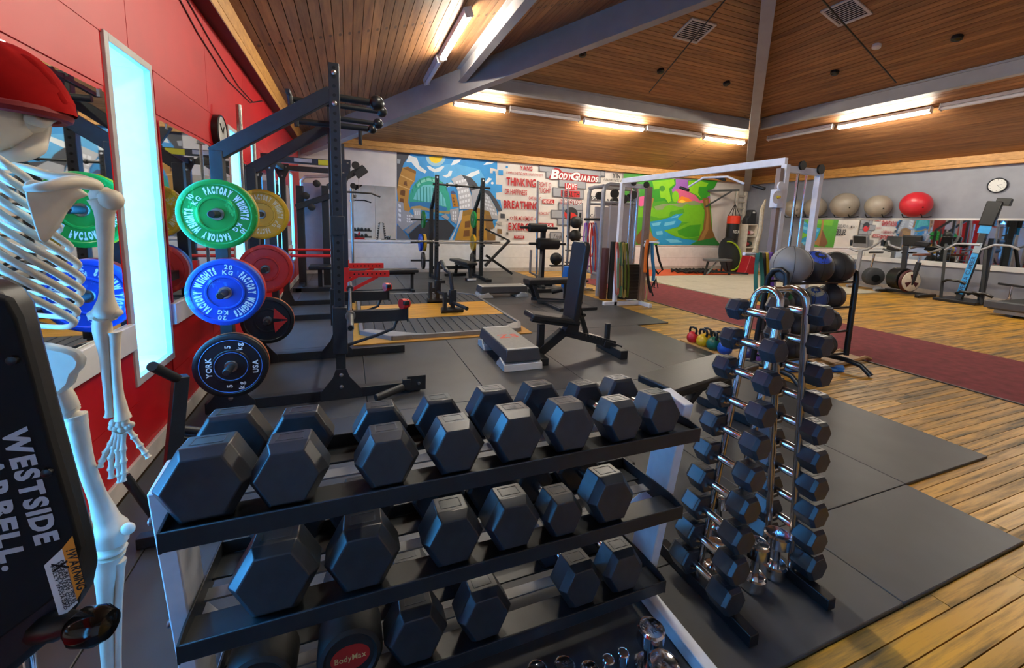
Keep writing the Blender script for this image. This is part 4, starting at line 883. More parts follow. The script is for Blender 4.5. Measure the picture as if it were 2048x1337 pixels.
# plate horns and plates
def horn(th, x, y, z, L=.42, r=.026): part(th, 'plate_horn', MB().lathe((x, y, z), -Yv, [(0, .045), (.012, .045), (.014, r), (L, r), (L+.006, r*.8)], 18), STL if r > .025 else BLK)
FWt = 'FACTORY WEIGHTS'
fy = 3.26
hz = [FY(434, 429, fy), FY(450, 586, fy), FY(462, 734, fy)]
for q in hz: horn(r1, q.x, YN1-.04, q.z, .4, .024)
wa = [(FWt, .92), (FWt, .92+PI)]
plate('green 10 kg bumper plate on the near rack', (hz[0].x, fy, hz[0].z), -Yv, .226, .05, PG, wa, ('10', (2.49, -.65)))
plate('yellow bumper plate hidden behind the green 10 kg plate', (hz[0].x, fy+.052, hz[0].z), -Yv, .226, .05, PY_)
plate('blue 20 kg bumper plate on the near rack', (hz[1].x, fy, hz[1].z), -Yv, .226, .065, PB, [(FWt, -.15), (FWt, -.15+PI)], ('20', (1.42, -1.72)))
plate('red bumper plate hidden behind the blue 20 kg plate', (hz[1].x, fy+.067, hz[1].z), -Yv, .226, .06, PR)
yk = plate('black 5 kg plate with white lettering and blue ring on the near rack', (hz[2].x, fy, hz[2].z), -Yv, .226, .035, PK, None)
c_ = V((hz[2].x, fy-.001, hz[2].z))
for w_, ox, oz in (('YORK', -.125, 0), ('USA', .15, -.01), ('5', -.01, .14), ('kg', .06, .14), ('5', -.01, -.14), ('kg', .06, -.14)):
    tx = MB(); text(tx, w_, .032, lambda x, y: c_ + V((ox-y+.012, 0, oz+x)), .03); part(yk, 'lettering', tx, TXT)
for r_ in (.10, .187): part(yk, 'blue_ring', MB().tube([(c_.x+r_*math.cos(2*PI*k/48), c_.y+.004, c_.z+r_*math.sin(2*PI*k/48)) for k in range(48)], .0028, 6, True), M('ring_blue', '4d7fc8', .3))
plate('black plate with orange rim behind the lettered black plate', (hz[2].x, fy+.037, hz[2].z), -Yv, .226, .035, PK, ring=M('orange_rim', 'c86a34', .5))
plate('second black plate with orange rim at the bottom horn', (hz[2].x, fy+.074, hz[2].z), -Yv, .22, .03, PK, ring=M('orange_rim', 'c86a34', .5))
fy2 = 4.42
h2 = [FY(522, 429, fy2), FY(531, 539, fy2), FY(535, 642, fy2)]
for q in h2: horn(r1, q.x, YF1-.04, q.z, .34, .024)
plate('yellow 15 kg bumper plate on the far side of the near rack', (h2[0].x, fy2, h2[0].z), -Yv, .226, .055, PY_, wa, ('15', (2.49, -.65)), wmat=M('plate_print_pale', 'd8d0a8', .5, var=0))
plate('red bumper plate on the far side of the near rack', (h2[1].x, fy2, h2[1].z), -Yv, .226, .06, PR)
plate('blue bumper plate behind the red one on the far side', (h2[1].x, fy2+.062, h2[1].z), -Yv, .226, .06, PB)
kp = plate('black plate with red triangle on the far side of the near rack', (h2[2].x, fy2, h2[2].z), -Yv, .226, .05, PK, ring=M('orange_rim', 'c86a34', .5))
for s in (1, -1): part(kp, 'red_mark', MB().prism([(h2[2].x+.05, fy2-.0005, h2[2].z+s*.02), (h2[2].x+.17, fy2-.0005, h2[2].z+s*.005), (h2[2].x+.06, fy2-.0005, h2[2].z+s*.12)], (0, -.001, 0)), M('mark_red', 'b8281e', .5))
# barbells
def barbell(label, p, d, L=2.2, sl=.42, group='barbells', mat=STL, r=.014, rs=.025, name='barbell'):
    p = V(p); d = V(d).normalized()
    th = thing(name, label, 'barbell', p, 0, group); q = p + d*L
    part(th, 'shaft', MB().cyl(p+d*sl, q-d*sl, r, n=12), mat)
    for a, s in ((p, 1), (q, -1)):
        part(th, 'sleeve', MB().cyl(a, a+d*s*sl, rs, n=18), mat); part(th, 'collar', MB().cyl(a+d*s*(sl-.03), a+d*s*sl, rs*1.55, n=18), mat); part(th, 'end_cap', MB().cyl(a-d*s*.002, a+d*s*.001, rs*.7, n=14), BLK2)
    return th
e0 = FY(701, 657, 3.12)
barbell('steel barbell lying across the spotter arms of the near rack', (e0.x, 3.12, e0.z), (0, 1, 0))
for px, py, lb in ((477, 210, 'upright steel barbell behind the near plate stack'), (506, 278, 'upright steel barbell between the two plate stacks')):
    t_ = FX(px, py, -.98); barbell(lb, (t_.x, t_.y, .03), (0, 0, 1), t_.z-.03, .40)
def clip(label, p, rz):
    th = thing('barbell_clip', label, 'barbell collar', p, rz, 'red barbell collars')
    obj('ring', MB().lathe((0, 0, .045), Xv, [(-.02, .028), (-.02, .045), (.02, .045), (.02, .028)], 20), RED, th); obj('lever', MB().box(.0, -.045, .06, .05, .03, .035), BLK2, th, .004); obj('flange', MB().lathe((.03, 0, .045), Xv, [(0, .028), (0, .04), (.018, .04), (.018, .028)], 20), RED, th)
clip('red barbell collar clipped on the near spotter arm end', (XF1+.50, YN1-.02, za+.05), .5); clip('red barbell collar clipped on the far spotter arm end', (XF1+.45, YF1-.02, zb+.05), .5)
# wall clock on the red wall
ck = FX(438, 266, XL+.03)
wc = thing('wall_clock', 'round black rimmed clock on the red wall', 'clock', ck-Z*.16)
part(wc, 'rim', MB().lathe(V((XL+.006, ck.y, ck.z)), Xv, [(0, .16), (.05, .165), (.06, .155), (.05, .145)], 36), BLK2)
part(wc, 'face', MB().lathe(V((XL+.057, ck.y, ck.z)), Xv, [(0, .147), (.002, .147)], 36), M('clock_face', 'c9c9c4', .4))
for a, L in ((.9, .08), (2.4, .11)): part(wc, 'hand', MB().bar((XL+.061, ck.y, ck.z), (XL+.061, ck.y+L*math.cos(a), ck.z+L*math.sin(a)), .004, .01, Xv), BLK2)
# ---- second rack with red arms
r2 = thing('power_rack', 'black power rack with red safety arms deeper along the red wall', 'power rack', (-.4, 7.0, 0))
ya, yb = 6.55, 7.68; xf = FY(689, 450, ya).x; xb = -.98; zt = FY(689, 320, ya).z
for y in (ya, yb):
    for x, nm in ((xf, 'front_post'), (xb, 'rear_post')): part(r2, nm, MB().b6(x-.04, x+.04, y-.04, y+.04, 0, zt), BLK, .004)
    part(r2, 'top_beam', MB().b6(xb, xf, y-.035, y+.035, zt-.10, zt-.02), BLK, .004)
    part(r2, 'base_rail', MB().b6(xb-.1, xf+.06, y-.04, y+.04, 0, .08), BLK, .004)
    part(r2, 'safety_bar', MB().cyl((xb, y, .93), (xf, y, .93), .022), RED)
    part(r2, 'red_arm', MB().b6(xf+.04, xf+.62, y-.03, y+.03, FY(730, 548, ya).z-.045, FY(730, 548, ya).z+.045), RED, .003)
    part(r2, 'red_arm_brace', MB().bar((xf+.04, y, FY(730, 548, ya).z-.26), (xf+.45, y, FY(730, 548, ya).z-.04), .02, .05), RED, .002)
    part(r2, 'red_arm_bracket', MB().b6(xf-.05, xf+.05, y-.05, y+.05, FY(730, 548, ya).z-.28, FY(730, 548, ya).z+.1), RED, .003)
    h = MB()
    for k in range(8): h.cyl((xf+.12+k*.062, y-.03, FY(730, 548, ya).z), (xf+.12+k*.062, y-.0315, FY(730, 548, ya).z), .012, n=8)
    obj('arm_holes', h, HOLE, r2, world=True, kind='stuff')
    for x in (xb, xf):
        part(r2, 'top_gusset', MB().prism([(x-.1, y-.042, zt), (x+.1, y-.042, zt), (x+.1, y-.042, zt-.1), (x+.04, y-.042, zt-.24), (x-.04, y-.042, zt-.24), (x-.1, y-.042, zt-.1)], (0, -.006, 0)), BLK, .001)
        for u, z in ((-.06, zt-.05), (.06, zt-.05), (0, zt-.19)): part(r2, 'bolt', MB().lathe((x+u, y-.048, z), -Yv, [(0, .016), (.01, .01)], 8), STL)
        part(r2, 'base_gusset', MB().prism([(x-.14, y-.042, 0), (x+.14, y-.042, 0), (x+.04, y-.042, .26), (x-.04, y-.042, .26)], (0, -.006, 0)), BLK, .001)
for x in (xb, xf): part(r2, 'cross_beam', MB().b6(x-.035, x+.035, ya+.04, yb-.04, zt-.10, zt-.02), BLK, .004)
part(r2, 'yellow_tag', MB().b6(xf-.32, xf-.12, ya-.04, ya-.036, zt-.10, zt-.03), M('tag_yellow', 'c9b81e', .5)); part(r2, 'maker_plate', MB().b6(xf-.62, xf-.4, ya-.04, ya-.036, zt-.08, zt-.03), M('plate_grey', 'a0a0a0', .5))
part(r2, 'head_bracket', MB().prism([(xf-.2, ya-.03, zt+.22), (xf+.02, ya-.03, zt+.22), (xf+.02, ya-.03, zt), (xf-.06, ya-.03, zt)], (0, .06, 0)), BLK, .003)
part(r2, 'j_cup', MB().b6(xb+.05, xb+.22, ya-.05, ya+.05, 1.35, 1.41), RED, .004)
part(r2, 'chain', MB().tube([(xf-.02, ya+.05, zt-.1), (xf-.02, ya+.05, zt-.45)], .01, 6), STL)
barbell('upright barbell stored at the wall behind the second rack', (xb-.08, 8.0, .03), (0, 0, 1), 2.2, .4)
# ---- long flat bench past the near rack
p = FZ(824, 582)
def flat_bench(label, x0, x1, y, z, w_=.28, legs=True, pad=.07, rz=0.):
    th = thing('flat_bench', label, 'bench', ((x0+x1)/2, y, 0), rz)
    L = (x1-x0)/2
    obj('pad', MB().b6(-L, L, -w_/2, w_/2, z-pad, z), VIN, th, .018)
    obj('rail', MB().b6(-L+.1, L-.06, -.03, .03, z-pad-.05, z-pad), BLK, th, .003)
    for s in (-1, 1):
        obj('leg', MB().b6(s*(L-.12)-.03, s*(L-.12)+.03, -.03, .03, .04, z-pad), BLK, th, .003); obj('foot', MB().b6(s*(L-.12)-.03, s*(L-.12)+.03, -w_*.8, w_*.8, 0, .05), BLK, th, .003)
    obj('stretcher', MB().b6(-L+.1, L-.1, -.025, .025, .01, .05), BLK, th, .003)
    return th
flat_bench('long black flat bench beyond the spotter arms', p.x-1.35, p.x+.12, p.y, .47)
# ---- cable pulldown station in the far left corner
ld = thing('pulldown_machine', 'black lat pulldown machine with grey frame in the far left corner', 'gym machine', (.1, 10.2, 0))
y0 = 9.9
for px, nm in ((602, 'column'), (652, 'column')):
    q = FY(px, 450, y0); part(ld, nm, MB().b6(q.x-.07, q.x+.07, y0-.07, y0+.07, 0, FY(px, 372, y0).z), BLK, .008)
a, b = FY(598, 408, y0), FY(668, 385, y0); part(ld, 'press_arm', MB().bar(FY(592, 415, y0-.1), FY(660, 392, y0-.1), .09, .12), BLK, .01)
part(ld, 'boom', MB().bar(FY(655, 375, y0), FY(728, 335, y0), .10, .12), BLK, .008); part(ld, 'boom_end', MB().bar(FY(712, 352, y0-.08), FY(732, 338, y0-.08), .08, .16), BLK, .008)
part(ld, 'pulley', MB().lathe(FY(711, 331, y0-.06), -Yv, [(0, .08), (.02, .07), (.04, .08)], 20), BLK2); part(ld, 'pulley', MB().lathe(FY(706, 372, y0-.06), -Yv, [(0, .06), (.04, .06)], 16), BLK2)
part(ld, 'cable', MB().tube([FY(717, 350, y0-.1), FY(718, 383, y0-.1)], .008, 6), STL)
part(ld, 'lat_bar', MB().tube([FY(690, 384, y0-.3), FY(742, 387, y0-.1), FY(760, 394, y0)], .02, 8), BLK2)
part(ld, 'stack_cover', MB().b6(FY(607, 450, y0+.2).x, FY(645, 450, y0+.2).x, y0+.2, y0+.34, .3, FY(620, 366, y0+.2).z), M('shroud_mauve', '8d7d84', .5, var=.06), .01)
part(ld, 'frame_loop', MB().tube([FY(604, 386, y0+.25), FY(603, 362, y0+.25), FY(610, 354, y0+.25), FY(668, 352, y0+.25)], .035, 10), M('frame_silver', 'b9aaa8', .35, .4))
for px, py in ((612, 392), (624, 415), (634, 368)): part(ld, 'roller', MB().lathe(FY(px, py, y0-.15), -Yv, [(0, .07), (.16, .07), (.17, .05)], 18), RUB)
part(ld, 'seat', MB().b6(FY(640, 540, y0-.6).x-.2, FY(640, 540, y0-.6).x+.25, y0-.8, y0-.4, .42, .5), VIN, .02); part(ld, 'base', MB().b6(FY(602, 450, y0).x-.1, FY(700, 450, y0).x, y0-.9, y0-.8, 0, .08), BLK, .005); part(ld, 'seat_stem', MB().b6(FY(640, 540, y0-.6).x-.04, FY(640, 540, y0-.6).x+.04, y0-.64, y0-.56, 0, .42), BLK)
part(ld, 'base_spine', MB().b6(FY(602, 450, y0).x-.05, FY(602, 450, y0).x+.05, y0-.9, y0+.3, 0, .07), BLK)
q = FY(706, 525, 10.9); barbell('thin upright barbell by the back wall ledge', (q.x, 10.9, .03), (0, 0, 1), FY(706, 378, 10.9).z-.03, .3, r=.03, rs=.04)
for i, (a_, b_) in enumerate(((.12, .66), (.665, 1.2))):
    single('wall_mirror', MB().b6(a_, b_-.004, YB-.01, YB-.002, .9, 2.35), MIR, ['mirror panel on the white wall behind the pulldown machine', 'mirror panel on the white wall next to the city mural'][i], 'mirror', 'mirrors on the white wall')
# ================================================================ MIDDLE OF THE GYM
# ---- lifting platform
pf = thing('lifting_platform', 'lifting platform with timber centre, ribbed rubber sides and steel edge', 'platform', (1.2, 6.9, 0))
zP = .06
n0, n1, n2 = FZ(758, 676, zP), FZ(1022, 652, zP), FZ(934, 587, zP)
xr = 2.28; xl = .12; yn = n0.y+.02; yf = FZ(860, 586, zP).y
ch = .35
outl = [(xl+ch, yn), (xr-ch*.35, yn), (xr, yn+ch*.9), (xr, yf-ch), (xr-ch, yf), (xl, yf), (xl, yn+ch)]
part(pf, 'plywood_base', MB().b6(xl-.1, xr+.03, yn-.10, yf, 0, .014), M('ply', 'b8832f', .5, var=.2, scale=3), .002)
part(pf, 'deck', MB().prism([(x, y, .014) for x, y in outl], (0, 0, .036)), BLK)
STE = M('edge_steel', '8b8c8e', .35, .5, var=.1)
for (a, b) in zip(outl, outl[1:]+outl[:1]):
    part(pf, 'edge_angle', MB().bar((a[0], a[1], .04), (b[0], b[1], .04), .045, .055), STE, .003)
wy0, wy1 = FZ(880, 634, zP).y, FZ(860, 607, zP).y
PLW = two_tone('platform_timber', 'd8a03c', 'b87c22', (.6, 7, 1), .4, .66, .3, .08, scale=2.4)
nb = 6
for k in range(nb):
    a = wy0+(wy1-wy0)*k/nb; b = wy0+(wy1-wy0)*(k+1)/nb; part(pf, 'timber_board', MB().b6(xl+.03, xr-.03, a+.002, b-.002, .05, zP+.002), PLW, .002)
RIB = M('ribbed_rubber', '36383b', .6, var=.12, scale=20)
for (a, b, c0, c1) in ((yn+.04, wy0-.005, 'near', 0), (wy1+.005, yf-.04, 'far', 1)):
    nx = 17
    for k in range(nx):
        x0 = xl+.05+(xr-xl-.1)*k/nx; x1 = xl+.05+(xr-xl-.1)*(k+1)/nx-.012; aa, bb = a, b
        if c1 == 0 and x1 > xr-ch*.35: aa = a+.32
        if c1 == 0 and x0 < xl+ch: aa = a+max(0, ch-(x0-xl))
        if c1 == 1 and x1 > xr-ch: bb = b-max(0, ch-(xr-x1))
        part(pf, 'rubber_rib', MB().b6(x0, x1, aa, bb, .05, zP), RIB, .004)
part(pf, 'corner_plate', MB().prism([(xr-.42, yn+.01, zP), (xr-.1, yn+.0, zP), (xr, yn+.3, zP), (xr-.06, yn+.34, zP)], (0, 0, .006)), M('corner_plate', '9b9a95', .4, .2), .001)
part(pf, 'corner_plate', MB().prism([(xl+.36, yn+.01, zP), (xl+.75, yn+.01, zP), (xl+.06, yn+.42, zP), (xl+.01, yn+.36, zP)], (0, 0, .006)), M('corner_plate', '9b9a95', .4, .2), .001)
for k in range(3): part(pf, 'edge_bolt', MB().lathe((xl+.6+k*.6, yn-.022, .04), -Yv, [(0, .012), (.006, .008)], 8), CHR)
# ---- trap bar standing on the timber
tb = thing('trap_bar', 'black open trap bar standing upright on the lifting platform', 'trap bar', (1.55, 6.6, zP))
a, b = FZ(905, 622, zP+.03), FZ(875, 602, zP+.03)
ha, hb_ = V((a.x, a.y, FY(903, 590, a.y).z)), V((b.x, b.y, FY(874, 570, b.y).z))
zt_ = FY(893, 545, a.y).z
part(tb, 'arch', MB().tube([ha, V((a.x-.04, a.y, zt_-.02)), V((a.x-.10, a.y+.06, zt_+.03)), V((b.x+.05, b.y-.08, zt_+.09)), V((b.x+.02, b.y, zt_+.06)), hb_], .032, 8), BLK)
for e, h_ in ((a, ha), (b, hb_)):
    part(tb, 'leg', MB().bar((e.x, e.y, zP+.06), h_, .06, .06), BLK, .004); part(tb, 'foot_tube', MB().cyl((e.x-.18, e.y, zP+.045), (e.x+.17, e.y, zP+.045), .045), BLK)
    part(tb, 'leg_block', MB().b6(e.x-.05, e.x+.05, e.y-.05, e.y+.05, h_.z-.16, h_.z+.08), BLK, .004); part(tb, 'handle', MB().cyl((e.x, e.y-.04, h_.z-.12), (e.x+.12, e.y-.42, h_.z-.14), .028), RUB)
    part(tb, 'side_plate', MB().b6(e.x-.15, e.x-.10, e.y-.05, e.y+.05, h_.z-.25, h_.z+.05), BLK, .003); part(tb, 'plate_link', MB().b6(e.x-.11, e.x-.04, e.y-.03, e.y+.03, h_.z-.12, h_.z-.05), BLK, .003)
# ---- aerobic steps
def step(label, loc, rz, L, w_, h, red=False):
    th = thing('aerobic_step', label, 'step', loc, rz, 'aerobic steps')
    DK = M('step_dark', '3b3c3f', .5, var=.1); LG = M('step_light', 'b9b9b4', .55, var=.08); TP = M('step_top', '8e8d86', .7, var=.08, scale=30, bump=.1)
    z0 = h*.42
    obj('platform', MB().prism([(-L/2, -w_/2, z0), (L/2, -w_/2, z0), (L/2-.02, -w_/2+.02, h), (-L/2+.02, -w_/2+.02, h)], (0, 0, 0)).add([], []) if False else _slab(L, w_, z0, h), DK, th, .01)
    obj('grip_top', MB().b6(-L/2+.06, L/2-.06, -w_/2+.035, w_/2-.035, h-.004, h+.004), TP, th, .003)
    for s in (-1, 1):
        obj('end_strip', MB().b6(s*(L/2-.065), s*(L/2-.025), -w_/2+.03, w_/2-.03, h-.004, h+.005), LG, th, .003)
        rb = MB()
        obj('riser', _riser(s, L, w_, z0), LG, th, .006)
        obj('riser_cap', MB().b6(s*(L/2-.24) if s < 0 else L/2-.24, s*(L/2-.02) if s > 0 else -L/2+.24, -w_/2+.012, w_/2-.012, z0*.9, z0+.01), DK, th, .006) if False else None
    obj('understructure', MB().b6(-L/2+.05, L/2-.05, -w_/2+.05, w_/2-.05, z0-.02, z0+.01), DK, th)
    if red:
        tx = MB(); text(tx, 'ZS', .13, lambda x, y: V((y-.05, -x, h+.0048)), .03); obj('red_print', tx, M('print_red', 'c8503a', .6, var=.2, scale=40), th)
    return th
def _slab(L, w_, z0, h):
    t = .022; return MB().add([(-L/2, -w_/2, z0), (L/2, -w_/2, z0), (L/2, w_/2, z0), (-L/2, w_/2, z0), (-L/2+t, -w_/2+t, h), (L/2-t, -w_/2+t, h), (L/2-t, w_/2-t, h), (-L/2+t, w_/2-t, h)], [(0, 1, 2, 3), (4, 5, 6, 7), (0, 1, 5, 4), (1, 2, 6, 5), (2, 3, 7, 6), (3, 0, 4, 7)])
def _riser(s, L, w_, z0):
    x0, x1 = s*(L/2+.012), s*(L/2-.26)
    return MB().prism([(x0, -w_/2-.012, 0), (x1, -w_/2-.012, 0), (x1+s*.03, -w_/2-.012, z0*.55), (x1+s*.07, -w_/2-.012, z0*.6), (x1+s*.1, -w_/2-.012, z0+.015), (x0-s*.015, -w_/2-.012, z0*.75)], (0, w_+.024, 0))
a, b = FZ(1000, 745), FZ(963, 690); c = FZ(1085, 738)
step('near grey aerobic step with faded red print beside the adjustable bench', ((a.x+b.x)/2+.21, (a.y+b.y)/2, 0), PI/2-.02, .98, .40, .22, True)
a, b = FZ(942, 598), FZ(1050, 596)
step('far grey aerobic step beyond the lifting platform', ((a.x+b.x)/2+.16, a.y+.2, 0), -.02, 1.0, .40, .22)
# ---- adjustable bench
ab = thing('adjustable_bench', 'black adjustable bench with raised backrest on the rubber floor', 'bench', (2.33, 4.02, 0), -.02)
lp = lambda x, z, y=0.: V((x, y, z))
def o_(name, mb, mat, bev=0.): return obj(name, mb, mat, ab, bev)
o_('main_beam', MB().bar(lp(-.1, .30), lp(.58, .10), .08, .09), BLK, .005)
o_('rear_foot', MB().b6(.50, .60, -.26, .26, 0, .10), BLK, .008); o_('rear_foot_spine', MB().bar(lp(.42, .13), lp(.66, .05), .10, .08), BLK, .006)
o_('front_leg', MB().bar(lp(-.1, .30), lp(-.42, .06), .08, .10), BLK, .005); o_('front_foot', MB().b6(-.47, -.37, -.22, .22, 0, .08), BLK, .008)
o_('seat_post', MB().bar(lp(-.38, .08), lp(-.38, .40), .06, .07), BLK, .004)
o_('transport_handle', MB().bar(lp(.48, .12), lp(.48, .36), .05, .05), BLK, .004)
st = o_('seat_frame', MB().bar(lp(-.50, .46), lp(.0, .37), .07, .05), BLK, .004)
o_('seat_pad', MB().obox(lp(-.25, .465), V((.29, 0, -.05)), V((0, .14, 0)), V((.006, 0, .033))), VIN, .02)
th_ = math.radians(84.5); d_ = V((math.cos(th_), 0, math.sin(th_))); n_ = V((-math.sin(th_), 0, math.cos(th_)))
o_('back_frame', MB().bar(lp(-.02, .40)-n_*.07, lp(-.02, .40)+d_*.72-n_*.07, .06, .06), BLK, .004)
o_('back_pad', MB().prism([lp(-.02, .42)+d_*0+n_*.035+V((0, y, 0)) for y in (-.14, .14)]+[lp(-.02, .42)+d_*.86+n_*.035+V((0, .16, 0)), lp(-.02, .42)+d_*.90+n_*.035+V((0, .12, 0)), lp(-.02, .42)+d_*.90+n_*.035+V((0, -.12, 0)), lp(-.02, .42)+d_*.86+n_*.035+V((0, -.16, 0))], -n_*.07), VIN, .015)
o_('ladder_strut', MB().bar(lp(.06, .62), lp(.20, .24), .04, .05), BLK, .003)
for k in range(7): o_('ladder_notch', MB().bar(lp(.13+k*.045, .265-k*.013, -.04), lp(.13+k*.045, .265-k*.013, .04), .018, .035), STL, .002)
o_('pivot_plate', MB().prism([(-.12, -.05, .28), (.06, -.05, .26), (.08, -.05, .42), (-.04, -.05, .44)], (0, .10, 0)), BLK, .004)
for s in (-1, 1): o_('adjust_knob', MB().lathe((.10, s*.05, .50), Yv*s, [(0, .012), (.03, .012), (.035, .02), (.05, .02)], 10), BLK2)
# ---- second bench close to the dumbbell racks
nb_ = thing('incline_bench', 'black bench with wide flat pad between dumbbell rack and tower', 'bench', (2.1, 2.4, 0))
zb_ = .46
q = [FZ(1275, 748, zb_), FZ(1432, 706, zb_), FZ(1520, 728, zb_), FZ(1352, 782, zb_)]
part(nb_, 'back_pad', MB().prism([v-Z*.06 for v in q], (0, 0, .06)), VIN, .014)
q2 = [FZ(1186, 764, zb_), FZ(1246, 750, zb_), FZ(1316, 778, zb_), FZ(1230, 800, zb_)]
part(nb_, 'seat_pad', MB().prism([v-Z*.06 for v in q2], (0, 0, .06)), VIN, .018)
cq = sum(q, V())/4; cs = sum(q2, V())/4; d_ = (cq-cs).normalized(); s_ = V((-d_.y, d_.x, 0))
part(nb_, 'beam', MB().bar(V((cs.x, cs.y, .33))-d_*.1, V((cq.x, cq.y, .33))+d_*.35, .07, .07), BLK, .004)
part(nb_, 'strut', MB().bar(V((cq.x, cq.y, .38))+d_*.1, V((cq.x, cq.y, .10))-d_*.25, .05, .05), BLK, .003)
for o__, w_ in ((-.18, .28), (.0, 0)):
    pass
for e, w_ in ((V((cs.x, cs.y, 0))-d_*.12, .24), (V((cq.x, cq.y, 0))+d_*.42, .28)):
    part(nb_, 'foot', MB().bar(V((e.x, e.y, .04))-s_*w_, V((e.x, e.y, .04))+s_*w_, .07, .07), BLK, .006); part(nb_, 'leg', MB().bar(V((e.x, e.y, .05)), V((e.x, e.y, .36))+d_*(.08 if w_ < .26 else -.1), .06, .06), BLK, .004)
for k in range(6): part(nb_, 'ladder_notch', MB().bar(V((cq.x, cq.y, .375))+d_*(-.22+k*.06)-s_*.04, V((cq.x, cq.y, .375))+d_*(-.22+k*.06)+s_*.04, .015, .03), STL)
# ---- low bench and plinth behind the adjustable bench
lb = thing('hip_thrust_bench', 'black low bench with footplate behind the adjustable bench', 'bench', (3.6, 6.7, 0))
a = FZ(1195, 617, .03); b = FZ(1075, 603, .03)
part(lb, 'foot_platform', MB().b6(a.x-.75, a.x, a.y, a.y+.75, 0, .05), BLK, .006); part(lb, 'platform_grip', MB().b6(a.x-.70, a.x-.05, a.y+.05, a.y+.7, .05, .055), RIB)
part(lb, 'pull_handle', MB().tube([(a.x-.6, a.y-.01, .02), (a.x-.6, a.y-.05, .03), (a.x-.3, a.y-.05, .03), (a.x-.3, a.y-.01, .02)], .01, 6), BLK)
zb2 = .43; q = FY(1052, 558, b.y+.05)
part(lb, 'pad', MB().b6(q.x, q.x+1.0, b.y-.12, b.y+.2, q.z-.10, q.z), VIN, .02)
for s in (0, 1): part(lb, 'frame_rail', MB().bar((q.x+.18, b.y-.1+s*.28, .05), (a.x-.1, a.y+.35+s*.2, .06), .05, .06), BLK, .003)
for s in (0, 1): part(lb, 'leg', MB().bar((q.x+.12, b.y-.06+s*.22, q.z-.09), (q.x+.24, b.y-.06+s*.22, .04), .06, .06), BLK, .004)
part(lb, 'rear_leg', MB().bar((q.x+.85, b.y+.05, q.z-.09), (q.x+.85, b.y+.05, 0), .06, .06), BLK, .004); part(lb, 'roller', MB().cyl((q.x+.42, b.y-.2, .25), (q.x+.60, b.y-.28, .30), .05), RUB)
# ---- squat stand at the back with barbell, plates, bench
sr = thing('squat_rack', 'black squat rack standing in front of the city mural', 'power rack', (2.9, 10.7, 0))
ysf, ysb = 10.35, 10.95
xs = [FY(873, 480, ysf).x, FY(963, 480, ysf).x]; zs_ = FY(873, 350, ysf).z
for k, x in enumerate(xs):
    part(sr, 'front_post', MB().b6(x-.045, x+.045, ysf-.045, ysf+.045, 0, zs_), BLK, .004)
    xb_ = x-.02; zb_2 = FY(860, 415, ysb).z
    part(sr, 'rear_post', MB().b6(xb_-.045, xb_+.045, ysb-.045, ysb+.045, 0, zb_2), BLK, .004); part(sr, 'sloping_beam', MB().bar((xb_, ysb, zb_2-.02), (x, ysf, zs_-.22), .07, .09), BLK, .004)
    part(sr, 'foot', MB().b6(x-.04, x+.04, ysf-.55, ysb+.2, 0, .085), BLK, .004); part(sr, 'cross_foot', MB().b6(x-.06, x+.10, ysf-.62, ysf-.5, 0, .07), BLK, .004)
    h = MB(); z = .5
    while z < zs_-.05: h.cyl((x, ysf-.045, z), (x, ysf-.0465, z), .013, n=8); z += .075
    obj('post_holes', h, HOLE, sr, world=True, kind='stuff')
    part(sr, 'top_pin', MB().lathe((x, ysf-.045, zs_-.06), -Yv, [(0, .022), (.01, .016)], 10), WHT); part(sr, 'j_cup', MB().b6(x-.05, x+.05, ysf-.14, ysf-.04, FY(900, 486, ysf).z-.08, FY(900, 486, ysf).z-.03), BLK, .003)
part(sr, 'pull_up_bar', MB().cyl((xs[0]-.1, ysf, zs_-.22), (xs[1]+.2, ysf, zs_-.24), .025), BLK)
for u in (.2, .4, .78, .95): part(sr, 'grip_ring', MB().lathe((xs[0]+(xs[1]-xs[0])*u, ysf, zs_-.225), Xv, [(0, .045), (.04, .045)], 12), RUB)
for u, z in ((0, .25),): part(sr, 'rear_crossmember', MB().b6(xs[0], xs[1], ysb-.04, ysb+.04, .2, .28), BLK, .004)
zbar = FY(900, 484, ysf-.1).z; bx0, bx1 = FY(833, 481, ysf-.1).x, FY(1000, 485, ysf-.1).x
barbell('barbell racked on the squat rack in front of the city mural', (bx0, ysf-.1, zbar), (1, 0, 0), bx1-bx0, .42)
horns = [(FY(858, 440, ysb-.1), PG, 'green'), (FY(852, 486, ysb-.1), PB, 'blue'), (FY(866, 522, ysb-.1), PK, 'black')]
for q, m_, cn in horns:
    part(sr, 'plate_horn', MB().cyl((xs[0]-.06, ysb, q.z), (xs[0]-.55, ysb, q.z), .025), BLK)
    plate('%s plate on the left horn of the squat rack' % cn, (xs[0]-.26 if cn != 'blue' else xs[0]-.33, ysb, q.z), -Xv, .225, .06, m_, group='plates on the squat rack')
    if cn == 'blue': plate('yellow plate inside the blue plate on the squat rack', (xs[0]-.24, ysb, q.z), -Xv, .225, .07, PY_, group='plates on the squat rack')
for q, m_, cn in ((FY(955, 440, ysb-.1), PG, 'green'), (FY(957, 486, ysb-.1), PY_, 'yellow'), (FY(960, 522, ysb-.1), PK, 'black')):
    part(sr, 'plate_horn', MB().cyl((xs[1]-.06, ysb, q.z), (xs[1]+.5, ysb, q.z), .025), BLK); plate('%s plate beside the right post of the squat rack' % cn, (xs[1]-.08, ysb, q.z), -Xv, .225, .06, m_, group='plates on the squat rack')
